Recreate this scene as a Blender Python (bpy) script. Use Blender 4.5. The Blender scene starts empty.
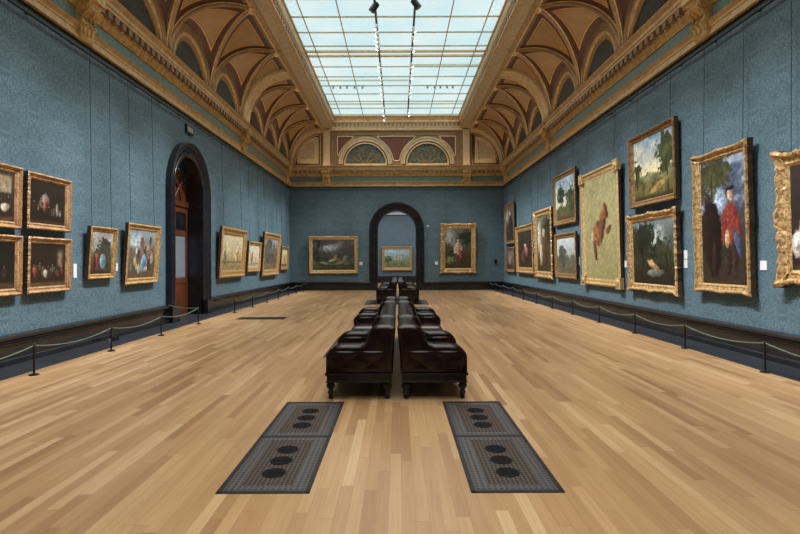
import bpy, bmesh, math, random
import numpy as np
from mathutils import Vector, Matrix, Euler

random.seed(7)
C = bpy.context.scene.collection
PI = math.pi
F, XH, YH, CAMX, CAMZ = 512.0, 398.0, 262.0, 0.065, 1.55
W, Y0, YE = 5.88, -6.0, 28.14          # half width of the gallery, near and far wall
ORD = ['first', 'second', 'third', 'fourth', 'fifth', 'sixth', 'seventh', 'eighth', 'ninth', 'tenth',
       'eleventh', 'twelfth', 'thirteenth', 'fourteenth', 'fifteenth']


def srgb(r, g, b):
    def f(c):
        c /= 255.0
        return c / 12.92 if c <= 0.04045 else ((c + 0.055) / 1.055) ** 2.4
    return (f(r), f(g), f(b), 1.0)


# ------------------------------------------------------------------ mesh helpers
class MB:
    def __init__(s):
        s.v, s.f, s.uv, s.at = [], [], None, None

    def vert(s, p):
        s.v.append((p[0], p[1], p[2]))
        return len(s.v) - 1

    def quad(s, a, b, c, d):
        i = len(s.v)
        s.v += [tuple(a), tuple(b), tuple(c), tuple(d)]
        s.f.append((i, i + 1, i + 2, i + 3))

    def poly(s, pts):
        i = len(s.v)
        s.v += [tuple(p) for p in pts]
        s.f.append(tuple(range(i, i + len(pts))))

    def box(s, x0, x1, y0, y1, z0, z1):
        i = len(s.v)
        s.v += [(x0, y0, z0), (x1, y0, z0), (x1, y1, z0), (x0, y1, z0),
                (x0, y0, z1), (x1, y0, z1), (x1, y1, z1), (x0, y1, z1)]
        s.f += [tuple(i + k for k in q) for q in
                ((0, 3, 2, 1), (4, 5, 6, 7), (0, 1, 5, 4), (1, 2, 6, 5), (2, 3, 7, 6), (3, 0, 4, 7))]

    def grid(s, rows, closed_u=False):
        n, m = len(rows), len(rows[0])
        i = len(s.v)
        for r in rows:
            s.v += [tuple(p) for p in r]
        for a in range(n - 1):
            for b in range(m if closed_u else m - 1):
                c = (b + 1) % m
                s.f.append((i + a * m + b, i + a * m + c, i + (a + 1) * m + c, i + (a + 1) * m + b))
        return i

    def tube(s, pts, r, n=8, caps=True):
        pts = [Vector(p) for p in pts]
        rows = []
        up = Vector((0, 0, 1))
        for k, p in enumerate(pts):
            t = (pts[min(k + 1, len(pts) - 1)] - pts[max(k - 1, 0)])
            t = t.normalized() if t.length > 1e-9 else Vector((0, 1, 0))
            a = t.cross(up)
            if a.length < 1e-3:
                a = t.cross(Vector((1, 0, 0)))
            a.normalize()
            b = t.cross(a).normalized()
            rr = r[k] if isinstance(r, (list, tuple)) else r
            rows.append([p + a * (rr * math.cos(2 * PI * q / n)) + b * (rr * math.sin(2 * PI * q / n)) for q in range(n)])
        i = s.grid(rows, True)
        if caps:
            s.f.append(tuple(i + q for q in range(n)))
            e = i + (len(pts) - 1) * n
            s.f.append(tuple(e + q for q in reversed(range(n))))

    def lathe(s, prof, cx=0, cy=0, n=16):
        rows = [[(cx + r * math.cos(2 * PI * q / n), cy + r * math.sin(2 * PI * q / n), z) for q in range(n)] for r, z in prof]
        i = s.grid(rows, True)
        s.f.append(tuple(i + q for q in reversed(range(n))))
        e = i + (len(prof) - 1) * n
        s.f.append(tuple(e + q for q in range(n)))

    def build(s, name, mat, parent=None, smooth=False, bevel=0, fixn=False):
        me = bpy.data.meshes.new(name)
        me.from_pydata(s.v, [], s.f)
        me.update()
        if fixn:
            bm = bmesh.new(); bm.from_mesh(me)
            bmesh.ops.remove_doubles(bm, verts=bm.verts, dist=1e-5)
            bmesh.ops.recalc_face_normals(bm, faces=bm.faces)
            bm.to_mesh(me); bm.free()
        if s.uv is not None:
            l = me.uv_layers.new(name='UVMap')
            for lp in me.loops:
                l.data[lp.index].uv = s.uv[lp.vertex_index]
        if s.at is not None:
            a = me.attributes.new('edge', 'FLOAT', 'POINT')
            a.data.foreach_set('value', s.at)
        me.materials.append(mat)
        if smooth:
            me.polygons.foreach_set('use_smooth', [True] * len(me.polygons))
            try:
                me.set_sharp_from_angle(angle=math.radians(38))
            except Exception:
                pass
        o = bpy.data.objects.new(name, me)
        C.objects.link(o)
        if parent is not None:
            o.parent = parent
        if bevel:
            m = o.modifiers.new('bevel', 'BEVEL'); m.width = bevel; m.segments = 2; m.limit_method = 'ANGLE'
        return o


def empty(name, loc, rot=(0, 0, 0)):
    o = bpy.data.objects.new(name, None)
    o.empty_display_size = 0.1
    C.objects.link(o)
    o.location = loc
    o.rotation_euler = rot
    return o


def tag(o, label, cat, group=None):
    o['label'] = label
    o['category'] = cat
    o['kind'] = 'thing'
    if group:
        o['group'] = group
    return o


def struct(o):
    o['kind'] = 'structure'
    return o


NT = [0]


def trim(mb, mat, smooth=False, **k):
    NT[0] += 1
    return struct(mb.build('trim_%d' % NT[0], mat, smooth=smooth, **k))


def copy_tree(o, parent=None):
    c = o.copy()
    C.objects.link(c)
    c.parent = parent
    for ch in list(o.children):
        copy_tree(ch, c)
    return c


# ------------------------------------------------------------------ materials
def newmat(name):
    m = bpy.data.materials.new(name)
    m.use_nodes = True
    nt = m.node_tree
    b = nt.nodes['Principled BSDF']
    return m, nt, b


def N(nt, typ, **kw):
    n = nt.nodes.new(typ)
    for k, v in kw.items():
        if k == 'inp':
            for a, b in v.items():
                n.inputs[a].default_value = b
        else:
            setattr(n, k, v)
    return n


def ramp(nt, stops, interp='LINEAR'):
    r = nt.nodes.new('ShaderNodeValToRGB')
    e = r.color_ramp.elements
    r.color_ramp.interpolation = interp
    while len(e) < len(stops):
        e.new(0.5)
    for k, (p, c) in enumerate(stops):
        e[k].position = p
        e[k].color = c
    return r


def math_n(nt, op, a, b=None, c=None):
    n = nt.nodes.new('ShaderNodeMath')
    n.operation = op
    for i, x in enumerate((a, b, c)):
        if x is None:
            continue
        if isinstance(x, (int, float)):
            n.inputs[i].default_value = x
        else:
            nt.links.new(x, n.inputs[i])
    return n.outputs[0]


def simple(name, col, rough=0.5, metal=0.0, var=0.25, scale=6.0, coat=0.0, bump=0.0, bscale=60.0, spec=0.5):
    """noise-varied principled"""
    m, nt, b = newmat(name)
    tc = N(nt, 'ShaderNodeTexCoord')
    nz = N(nt, 'ShaderNodeTexNoise', inp={'Scale': scale, 'Detail': 5.0})
    nt.links.new(tc.outputs['Object'], nz.inputs['Vector'])
    lo = tuple(c * (1 - var) for c in col[:3]) + (1,)
    hi = tuple(min(1, c * (1 + var)) for c in col[:3]) + (1,)
    r = ramp(nt, [(0.3, lo), (0.7, hi)])
    nt.links.new(nz.outputs[0], r.inputs[0])
    nt.links.new(r.outputs[0], b.inputs['Base Color'])
    b.inputs['Roughness'].default_value = rough
    b.inputs['Metallic'].default_value = metal
    b.inputs['Coat Weight'].default_value = coat
    b.inputs['Specular IOR Level'].default_value = spec
    if bump:
        n2 = N(nt, 'ShaderNodeTexNoise', inp={'Scale': bscale, 'Detail': 3.0})
        nt.links.new(tc.outputs['Object'], n2.inputs['Vector'])
        bp = N(nt, 'ShaderNodeBump', inp={'Strength': bump, 'Distance': 0.01})
        nt.links.new(n2.outputs[0], bp.inputs['Height'])
        nt.links.new(bp.outputs[0], b.inputs['Normal'])
    return m


def gilt(name, light, dark, scale=14, rough=0.38, metal=0.55, bump=0.6, bscale=45):
    m, nt, b = newmat(name)
    tc = N(nt, 'ShaderNodeTexCoord')
    nz = N(nt, 'ShaderNodeTexNoise', inp={'Scale': scale, 'Detail': 6.0, 'Roughness': 0.65})
    nt.links.new(tc.outputs['Object'], nz.inputs['Vector'])
    r = ramp(nt, [(0.34, dark), (0.6, light)])
    nt.links.new(nz.outputs[0], r.inputs[0])
    nt.links.new(r.outputs[0], b.inputs['Base Color'])
    b.inputs['Roughness'].default_value = rough
    b.inputs['Metallic'].default_value = metal
    n2 = N(nt, 'ShaderNodeTexVoronoi', inp={'Scale': bscale})
    nt.links.new(tc.outputs['Object'], n2.inputs['Vector'])
    bp = N(nt, 'ShaderNodeBump', inp={'Strength': bump, 'Distance': 0.012})
    nt.links.new(n2.outputs[0], bp.inputs['Height'])
    nt.links.new(bp.outputs[0], b.inputs['Normal'])
    return m


def damask(name, base, fig):
    m, nt, b = newmat(name)
    uv = N(nt, 'ShaderNodeUVMap')
    sx = N(nt, 'ShaderNodeSeparateXYZ')
    nt.links.new(uv.outputs[0], sx.inputs[0])
    x, z = sx.outputs[0], sx.outputs[1]
    # half-drop repeat mirrored about each stripe
    row = math_n(nt, 'FLOOR', math_n(nt, 'DIVIDE', x, 0.62))
    par = math_n(nt, 'MODULO', math_n(nt, 'ADD', row, 100.0), 2.0)
    px = math_n(nt, 'PINGPONG', x, 0.31)
    zz = math_n(nt, 'ADD', z, math_n(nt, 'MULTIPLY', par, 0.47))
    pz = math_n(nt, 'MODULO', math_n(nt, 'ADD', zz, 50.0), 0.94)
    s1 = math_n(nt, 'SINE', math_n(nt, 'MULTIPLY', pz, 2 * PI / 0.94))
    c1 = math_n(nt, 'COSINE', math_n(nt, 'MULTIPLY', pz, 2 * PI / 0.94))
    cv = N(nt, 'ShaderNodeCombineXYZ')
    nt.links.new(math_n(nt, 'MULTIPLY', px, 9.0), cv.inputs[0])
    nt.links.new(math_n(nt, 'MULTIPLY', s1, 1.25), cv.inputs[1])
    nt.links.new(math_n(nt, 'MULTIPLY', c1, 1.25), cv.inputs[2])
    nz = N(nt, 'ShaderNodeTexNoise', inp={'Scale': 1.15, 'Detail': 0.6, 'Distortion': 1.8})
    nt.links.new(cv.outputs[0], nz.inputs['Vector'])
    wv = math_n(nt, 'SINE', math_n(nt, 'MULTIPLY', nz.outputs[0], 24.0))
    rp = ramp(nt, [(0.52, (0, 0, 0, 1)), (0.88, (1, 1, 1, 1))])
    nt.links.new(math_n(nt, 'MULTIPLY_ADD', wv, 0.5, 0.5), rp.inputs[0])
    # slow unevenness of the silk and the seams between widths
    n2 = N(nt, 'ShaderNodeTexNoise', inp={'Scale': 0.9, 'Detail': 3.0})
    nt.links.new(uv.outputs[0], n2.inputs['Vector'])
    mx = N(nt, 'ShaderNodeMix', data_type='RGBA', inp={'A': base, 'B': fig})
    nt.links.new(rp.outputs[0], mx.inputs['Factor'])
    mm = N(nt, 'ShaderNodeMix', data_type='RGBA', blend_type='MULTIPLY', inp={'Factor': 0.35})
    r2 = ramp(nt, [(0.3, (0.7, 0.7, 0.7, 1)), (0.7, (1, 1, 1, 1))])
    nt.links.new(n2.outputs[0], r2.inputs[0])
    nt.links.new(mx.outputs['Result'], mm.inputs['A'])
    nt.links.new(r2.outputs[0], mm.inputs['B'])
    nt.links.new(mm.outputs['Result'], b.inputs['Base Color'])
    rr = math_n(nt, 'MULTIPLY_ADD', rp.outputs[0], -0.14, 0.62)
    nt.links.new(rr, b.inputs['Roughness'])
    b.inputs['Specular IOR Level'].default_value = 0.35
    return m


def floor_mat():
    m, nt, b = newmat('oak_strip')
    tc = N(nt, 'ShaderNodeTexCoord')
    sx = N(nt, 'ShaderNodeSeparateXYZ')
    nt.links.new(tc.outputs['Object'], sx.inputs[0])
    x, y = sx.outputs[0], sx.outputs[1]
    wd = 0.083
    xr = math_n(nt, 'DIVIDE', x, wd)
    row = math_n(nt, 'FLOOR', xr)
    fx = math_n(nt, 'FRACT', xr)
    wn = N(nt, 'ShaderNodeTexWhiteNoise', noise_dimensions='1D')
    nt.links.new(row, wn.inputs['W'])
    yy = math_n(nt, 'ADD', math_n(nt, 'DIVIDE', y, 1.5), math_n(nt, 'MULTIPLY', wn.outputs[0], 9.0))
    idx = math_n(nt, 'FLOOR', yy)
    fy = math_n(nt, 'FRACT', yy)
    cv = N(nt, 'ShaderNodeCombineXYZ')
    nt.links.new(row, cv.inputs[0]); nt.links.new(idx, cv.inputs[1])
    w2 = N(nt, 'ShaderNodeTexWhiteNoise', noise_dimensions='3D')
    nt.links.new(cv.outputs[0], w2.inputs['Vector'])
    rp = ramp(nt, [(0.0, srgb(158, 120, 82)), (0.15, srgb(174, 137, 96)), (0.5, srgb(184, 147, 105)), (0.85, srgb(193, 157, 114)), (1.0, srgb(206, 174, 132))])
    nt.links.new(w2.outputs[0], rp.inputs[0])
    # grain
    mp = N(nt, 'ShaderNodeMapping', inp={'Scale': (38.0, 1.6, 1.0)})
    nt.links.new(tc.outputs['Object'], mp.inputs['Vector'])
    ad = N(nt, 'ShaderNodeVectorMath', operation='ADD')
    nt.links.new(mp.outputs[0], ad.inputs[0])
    sc = N(nt, 'ShaderNodeVectorMath', operation='SCALE', inp={'Scale': 7.0})
    nt.links.new(w2.outputs[1], sc.inputs[0])
    nt.links.new(sc.outputs[0], ad.inputs[1])
    nz = N(nt, 'ShaderNodeTexNoise', inp={'Scale': 1.0, 'Detail': 5.0, 'Roughness': 0.6})
    nt.links.new(ad.outputs[0], nz.inputs['Vector'])
    gr = ramp(nt, [(0.25, (0.78, 0.74, 0.70, 1)), (0.6, (1, 1, 1, 1))])
    nt.links.new(nz.outputs[0], gr.inputs[0])
    mm = N(nt, 'ShaderNodeMix', data_type='RGBA', blend_type='MULTIPLY', inp={'Factor': 0.75})
    nt.links.new(rp.outputs[0], mm.inputs['A']); nt.links.new(gr.outputs[0], mm.inputs['B'])
    # wear in broad patches
    n3 = N(nt, 'ShaderNodeTexNoise', inp={'Scale': 0.45, 'Detail': 4.0})
    nt.links.new(tc.outputs['Object'], n3.inputs['Vector'])
    g3 = ramp(nt, [(0.3, (0.86, 0.85, 0.84, 1)), (0.65, (1, 1, 1, 1))])
    nt.links.new(n3.outputs[0], g3.inputs[0])
    m3 = N(nt, 'ShaderNodeMix', data_type='RGBA', blend_type='MULTIPLY', inp={'Factor': 1.0})
    nt.links.new(mm.outputs['Result'], m3.inputs['A']); nt.links.new(g3.outputs[0], m3.inputs['B'])
    # seams
    sxm = math_n(nt, 'LESS_THAN', fx, 0.035)
    sym = math_n(nt, 'LESS_THAN', fy, 0.005)
    sm = math_n(nt, 'MULTIPLY', math_n(nt, 'MAXIMUM', sxm, sym), 0.35)
    m4 = N(nt, 'ShaderNodeMix', data_type='RGBA', inp={'B': srgb(96, 66, 40)})
    nt.links.new(sm, m4.inputs['Factor'])
    nt.links.new(m3.outputs['Result'], m4.inputs['A'])
    nt.links.new(m4.outputs['Result'], b.inputs['Base Color'])
    rr = math_n(nt, 'MULTIPLY_ADD', n3.outputs[0], 0.16, 0.24)
    nt.links.new(rr, b.inputs['Roughness'])
    b.inputs['Specular IOR Level'].default_value = 0.5
    return m


def cove_mat():
    m, nt, b = newmat('painted_vault')
    at = N(nt, 'ShaderNodeAttribute', attribute_name='edge')
    rp = ramp(nt, [(0.0, srgb(118, 90, 56)), (0.13, srgb(72, 34, 16)), (0.29, srgb(200, 150, 66)), (0.325, srgb(134, 100, 54)),
                   (0.36, srgb(150, 118, 70))], 'CONSTANT')
    nt.links.new(at.outputs['Fac'], rp.inputs[0])
    tc = N(nt, 'ShaderNodeTexCoord')
    nz = N(nt, 'ShaderNodeTexNoise', inp={'Scale': 2.5, 'Detail': 5.0})
    nt.links.new(tc.outputs['Object'], nz.inputs['Vector'])
    r2 = ramp(nt, [(0.3, (0.8, 0.78, 0.74, 1)), (0.7, (1, 1, 1, 1))])
    nt.links.new(nz.outputs[0], r2.inputs[0])
    mm = N(nt, 'ShaderNodeMix', data_type='RGBA', blend_type='MULTIPLY', inp={'Factor': 1.0})
    nt.links.new(rp.outputs[0], mm.inputs['A']); nt.links.new(r2.outputs[0], mm.inputs['B'])
    nt.links.new(mm.outputs['Result'], b.inputs['Base Color'])
    b.inputs['Roughness'].default_value = 0.6
    return m


def glass_mat():
    """lit, etched laylight glass"""
    m, nt, b = newmat('etched_laylight_glass')
    tc = N(nt, 'ShaderNodeTexCoord')
    sx = N(nt, 'ShaderNodeSeparateXYZ')
    nt.links.new(tc.outputs['Object'], sx.inputs[0])
    cx = math_n(nt, 'DIVIDE', math_n(nt, 'PINGPONG', math_n(nt, 'ADD', sx.outputs[0], 0.6), 0.6), 0.6)   # 0 at bar, 1 mid-pane
    cy = math_n(nt, 'DIVIDE', math_n(nt, 'PINGPONG', math_n(nt, 'SUBTRACT', sx.outputs[1], 19.8), 0.565), 0.565)
    ex = math_n(nt, 'SUBTRACT', 1.0, cx); ey = math_n(nt, 'SUBTRACT', 1.0, cy)
    d = math_n(nt, 'SQRT', math_n(nt, 'ADD', math_n(nt, 'MULTIPLY', ex, ex), math_n(nt, 'MULTIPLY', ey, ey)))
    rg = math_n(nt, 'MULTIPLY_ADD', math_n(nt, 'SINE', math_n(nt, 'MULTIPLY', d, 17.0)), 0.5, 0.5)
    inm = math_n(nt, 'LESS_THAN', d, 0.72)
    pat = math_n(nt, 'MULTIPLY', rg, inm)
    nz = N(nt, 'ShaderNodeTexNoise', inp={'Scale': 0.5, 'Detail': 2.0})
    nt.links.new(tc.outputs['Object'], nz.inputs['Vector'])
    c1 = ramp(nt, [(0.3, srgb(200, 233, 239)), (0.7, srgb(222, 241, 242))])
    nt.links.new(nz.outputs[0], c1.inputs[0])
    mx = N(nt, 'ShaderNodeMix', data_type='RGBA', inp={'B': srgb(228, 236, 226)})
    nt.links.new(math_n(nt, 'MULTIPLY', pat, 0.45), mx.inputs['Factor'])
    nt.links.new(c1.outputs[0], mx.inputs['A'])
    # etched key pattern on the side strips
    ck = N(nt, 'ShaderNodeTexChecker', inp={'Scale': 6.0, 'Color1': (0.40, 0.66, 0.78, 1), 'Color2': (1, 1, 1, 1)})
    nt.links.new(tc.outputs['Object'], ck.inputs['Vector'])
    side = math_n(nt, 'GREATER_THAN', math_n(nt, 'ABSOLUTE', sx.outputs[0]), 3.05)
    my = N(nt, 'ShaderNodeMix', data_type='RGBA', blend_type='MULTIPLY')
    nt.links.new(math_n(nt, 'MULTIPLY', side, 0.22), my.inputs['Factor'])
    nt.links.new(mx.outputs['Result'], my.inputs['A']); nt.links.new(ck.outputs[0], my.inputs['B'])
    nt.links.new(my.outputs['Result'], b.inputs['Emission Color'])
    b.inputs['Emission Strength'].default_value = 1.0
    b.inputs['Base Color'].default_value = (0.05, 0.06, 0.06, 1)
    b.inputs['Roughness'].default_value = 0.4
    return m


def emis(name, col, s):
    m, nt, b = newmat(name)
    nz = N(nt, 'ShaderNodeTexNoise', inp={'Scale': 3.0})
    r = ramp(nt, [(0.0, tuple(c * 0.92 for c in col[:3]) + (1,)), (1.0, col)])
    nt.links.new(nz.outputs[0], r.inputs[0])
    nt.links.new(r.outputs[0], b.inputs['Emission Color'])
    b.inputs['Emission Strength'].default_value = s
    b.inputs['Base Color'].default_value = col
    return m


def grille_mat():
    m, nt, b = newmat('cast_iron_lattice')
    tc = N(nt, 'ShaderNodeTexCoord')
    mp = N(nt, 'ShaderNodeMapping', inp={'Scale': (1, 1, 0), 'Rotation': (0, 0, PI / 4)})
    nt.links.new(tc.outputs['Object'], mp.inputs['Vector'])
    sx = N(nt, 'ShaderNodeSeparateXYZ')
    nt.links.new(mp.outputs[0], sx.inputs[0])
    p = 0.046
    a = math_n(nt, 'PINGPONG', sx.outputs[0], p / 2); c = math_n(nt, 'PINGPONG', sx.outputs[1], p / 2)
    d = math_n(nt, 'SQRT', math_n(nt, 'ADD', math_n(nt, 'MULTIPLY', a, a), math_n(nt, 'MULTIPLY', c, c)))
    r = ramp(nt, [(0.30, srgb(9, 9, 10)), (0.42, srgb(92, 81, 72)), (0.62, srgb(84, 73, 65)), (0.8, srgb(12, 12, 14))])
    nt.links.new(math_n(nt, 'DIVIDE', d, p * 0.72), r.inputs[0])
    nt.links.new(r.outputs[0], b.inputs['Base Color'])
    b.inputs['Roughness'].default_value = 0.6
    b.inputs['Specular IOR Level'].default_value = 0.2
    return m


def border_mat():
    m, nt, b = newmat('cast_iron_pierced_border')
    tc = N(nt, 'ShaderNodeTexCoord')
    mp = N(nt, 'ShaderNodeMapping', inp={'Scale': (1, 1, 0)})
    nt.links.new(tc.outputs['Object'], mp.inputs['Vector'])
    sx = N(nt, 'ShaderNodeSeparateXYZ')
    nt.links.new(mp.outputs[0], sx.inputs[0])
    p = 0.04
    a = math_n(nt, 'PINGPONG', sx.outputs[0], p / 2); c = math_n(nt, 'PINGPONG', sx.outputs[1], p / 2)
    d = math_n(nt, 'MINIMUM', a, c)
    r = ramp(nt, [(0.25, srgb(78, 75, 76)), (0.42, srgb(8, 8, 10))], 'CONSTANT')
    nt.links.new(math_n(nt, 'DIVIDE', d, p / 2), r.inputs[0])
    nt.links.new(r.outputs[0], b.inputs['Base Color'])
    b.inputs['Roughness'].default_value = 0.5
    return m


M = {
    'damask': damask('teal_silk_damask', srgb(79, 101, 112), srgb(101, 126, 137)),
    'damask2': damask('blue_silk_damask', srgb(90, 108, 118), srgb(104, 124, 134)),
    'floor': floor_mat(),
    'stone': simple('dark_slate_border', srgb(44, 47, 52), 0.35, var=0.25, scale=2),
    'marble': simple('black_marble', srgb(30, 29, 32), 0.22, var=0.4, scale=5, spec=0.6),
    'arch': simple('black_marble_polished', srgb(26, 28, 34), 0.25, var=0.35, scale=4),
    'blackmetal': simple('black_metal', srgb(26, 26, 28), 0.4, metal=0.3),
    'gold': gilt('gilded_plaster', srgb(206, 174, 124), srgb(178, 142, 92), scale=5, metal=0.12, rough=0.45, bump=0.15, bscale=30),
    'goldbright': gilt('bright_gilding', srgb(220, 184, 122), srgb(174, 134, 80), scale=8, metal=0.35, rough=0.38, bump=.3),
    'cream': simple('cream_gold_paint', srgb(206, 180, 136), 0.5, var=0.12),
    'beige': simple('grey_beige_paint', srgb(176, 156, 122), 0.5, var=0.15),
    'rib': simple('umber_rib_paint', srgb(136, 108, 74), 0.5, var=0.2),
    'brown': simple('brown_attic_paint', srgb(134, 106, 74), 0.55, var=0.2),
    'red': simple('dark_red_paint', srgb(100, 56, 40), 0.55, var=0.2),
    'frieze': simple('teal_frieze_paint', srgb(104, 124, 116), 0.55, var=0.3, scale=16),
    'tymp': simple('dark_green_tympanum', srgb(44, 46, 38), 0.5, var=0.55, scale=9),
    'tymp2': simple('green_red_arabesque', srgb(78, 84, 70), 0.5, var=0.65, scale=7),
    'cove': cove_mat(),
    'glass': glass_mat(),
    'bar': simple('ochre_glazing_bar', srgb(206, 190, 152), 0.5, var=0.1),
    'barheavy': simple('gilded_glazing_beam', srgb(214, 184, 134), 0.5, var=0.1),
    'blind': emis('glowing_olive_blind', srgb(176, 188, 166), .75),  # backlight from the glass put in as the blinds' own glow
    'white': simple('white_enamel', srgb(225, 225, 222), 0.4, var=0.05),
    'paper': simple('white_card', srgb(224, 228, 230), 0.6, var=0.04),
    'greylamp': simple('grey_enamel', srgb(120, 126, 128), .5, var=.1),
    'lamp': emis('lit_lamp_face', srgb(255, 250, 240), 6.0),
    'mahog': simple('mahogany', srgb(92, 50, 30), 0.3, var=0.35, scale=3, coat=0.3),
    'doorglass': simple('grey_door_glass', srgb(120, 130, 140), 0.15, var=0.1, scale=1),
    'brass': simple('brass', srgb(200, 160, 80), 0.3, metal=0.9, var=0.1),
    'leather': simple('oxblood_leather', srgb(24, 7, 6), 0.15, var=0.45, scale=5, coat=0.0, spec=.34, bump=0.25, bscale=90),
    'leather2': simple('oxblood_seat_leather', srgb(44, 21, 20), 0.16, var=0.4, scale=5, coat=0.1, bump=0.25, bscale=60),
    'darkwood': simple('ebonised_wood', srgb(16, 9, 8), 0.35, var=0.3, coat=0.0, spec=.4),
    'grille': grille_mat(), 'border': border_mat(),
    'iron': simple('dark_iron', srgb(36, 36, 40), 0.55, spec=.25, metal=0.0, var=0.3, scale=20),
    'disc': simple('black_iron_disc', srgb(9, 9, 10), 0.6, metal=0.0, spec=.12, var=0.5, scale=26),
    'rope': simple('sage_green_cord', srgb(84, 106, 88), 0.8, var=0.15, scale=40),
    'wire': simple('dark_hanging_chain', srgb(52, 68, 76), 0.5, var=0.2),
    'plaster': simple('white_plaster', srgb(206, 208, 214), 0.7, var=0.03),
    'fr_gold': gilt('gilt_frame', srgb(210, 172, 112), srgb(140, 104, 60), metal=.35),
    'fr_pale': gilt('pale_gilt_frame', srgb(222, 190, 132), srgb(172, 136, 84), metal=.35),
    'fr_red': gilt('red_gold_frame', srgb(196, 156, 112), srgb(140, 102, 68), scale=12, metal=.2, bump=.4),
    'fr_dark': gilt('antique_gilt_frame', srgb(166, 130, 84), srgb(94, 68, 42), metal=.25),
    'fr_carved': gilt('carved_gilt_frame', srgb(222, 186, 130), srgb(118, 86, 50), scale=22, bump=.55, bscale=26, metal=.35),
    'fr_side': simple('dark_frame_side', srgb(58, 42, 26), 0.6),
}


# ------------------------------------------------------------------ room shell
def plane_uv(mb_pts, faces, uvf, name, mat):
    mb = MB(); mb.v = mb_pts; mb.f = faces
    mb.uv = [uvf(p) for p in mb_pts]
    return struct(mb.build(name, mat))


def arched_quads(u0, u1, z0, z1, uc, hw, spring, n=24):
    """(u,z) quads of a wall with an arched hole"""
    q = [[(u0, z0), (uc - hw, z0), (uc - hw, z1), (u0, z1)], [(uc + hw, z0), (u1, z0), (u1, z1), (uc + hw, z1)]]
    for k in range(n):
        a, b = PI - PI * k / n, PI - PI * (k + 1) / n
        pa = (uc + hw * math.cos(a), spring + hw * math.sin(a)); pb = (uc + hw * math.cos(b), spring + hw * math.sin(b))
        q.append([pa, pb, (pb[0], z1), (pa[0], z1)])
    q.append([(uc - hw, z0), (uc - hw, z0), (uc - hw, spring), (uc - hw, spring)])
    return q[:-1]


def wall_from(quads, conv, name, mat, flip=False):
    v, f, uv = [], [], []
    for q in quads:
        i = len(v)
        for (u, z) in q:
            v.append(conv(u, z)); uv.append((u, z))
        f.append(tuple(range(i, i + 4)) if not flip else tuple(reversed(range(i, i + 4))))
    mb = MB(); mb.v, mb.f, mb.uv = v, f, uv
    return struct(mb.build(name, mat))


ZW = 5.70                       # top of the damask
DL = dict(uc=14.5, hw=0.98, spring=3.53, k=.93)   # door in the left wall
DE = dict(uc=0.0, hw=1.05, spring=3.32, k=1.0)     # arch in the far wall
wall_from(arched_quads(Y0, YE, 0, ZW, DL['uc'], DL['hw'], DL['spring']), lambda u, z: (-W, u, z), 'wall_left', M['damask'])
wall_from([[(Y0, 0), (YE, 0), (YE, ZW), (Y0, ZW)]], lambda u, z: (W, u, z), 'wall_right', M['damask'])
wall_from(arched_quads(-W, W, 0, ZW, 0.0, DE['hw'], DE['spring']), lambda u, z: (u, YE, z), 'wall_far', M['damask'])
wall_from([[(-W, 0), (W, 0), (W, ZW), (-W, ZW)]], lambda u, z: (u, Y0, z), 'wall_near', M['damask'])
mb = MB(); mb.quad((-5.19, Y0, 0), (5.19, Y0, 0), (5.19, 40, 0), (-5.19, 40, 0))
struct(mb.build('floor', M['floor']))
for s in (-1, 1):
    mb = MB(); mb.box(min(s * 5.19, s * W), max(s * 5.19, s * W), Y0, YE, -0.05, 0.004)
    trim(mb, M['stone'])
mb = MB(); mb.quad((-W, 0, -.0), (-8.5, 0, 0), (-8.5, 20, 0), (-W, 20, 0)); trim(mb, M['stone'])   # threshold floor past the left door


def ring(prof, name_mat, smooth=False, y0=Y0, y1=YE, w=W):
    mb = MB()
    rows = []
    for o, z in prof:
        rows.append([(-(w - o), y0 + o, z), (-(w - o), y1 - o, z), (w - o, y1 - o, z), (w - o, y0 + o, z)])
    mb.grid(rows, True)
    return trim(mb, name_mat, smooth)


def run_skirt(segs, name):
    """black stepped skirting along straight runs ((x0,y0),(x1,y1),(nx,ny))"""
    prof = [(0.0, 0.47), (0.10, 0.465), (0.125, 0.44), (0.125, 0.40), (0.10, 0.385), (0.075, 0.37), (0.07, 0.34), (0.085, 0.33), (0.085, 0.315), (0.055, 0.30),
            (0.055, 0.10), (0.085, 0.085), (0.085, 0.0)]
    mb = MB()
    for (a, b, n) in segs:
        rows = []
        for o, z in prof:
            rows.append([(a[0] + n[0] * o, a[1] + n[1] * o, z), (b[0] + n[0] * o, b[1] + n[1] * o, z)])
        mb.grid(rows)
        for p in (a, b):
            mb.poly([(p[0] + n[0] * o, p[1] + n[1] * o, z) for o, z in prof] + [(p[0], p[1], 0)])
    return struct(mb.build(name, M['marble']))


OUT = 1.5                      # half outer width of the architraves
run_skirt([((-W, Y0), (-W, DL['uc'] - 1.4), (1, 0)), ((-W, DL['uc'] + 1.4), (-W, YE), (1, 0))], 'baseboard_left')
run_skirt([((W, Y0), (W, YE), (-1, 0))], 'baseboard_right')
run_skirt([((-W, YE), (-OUT, YE), (0, -1)), ((OUT, YE), (W, YE), (0, -1))], 'baseboard_far')


def arch_path(hw, spring, n=28):
    p = [(-hw, 0.0), (-hw, spring * .5)]
    for k in range(n + 1):
        a = PI - PI * k / n
        p.append((hw * math.cos(a), spring + hw * math.sin(a)))
    p += [(hw, spring * .5), (hw, 0.0)]
    return p


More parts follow.
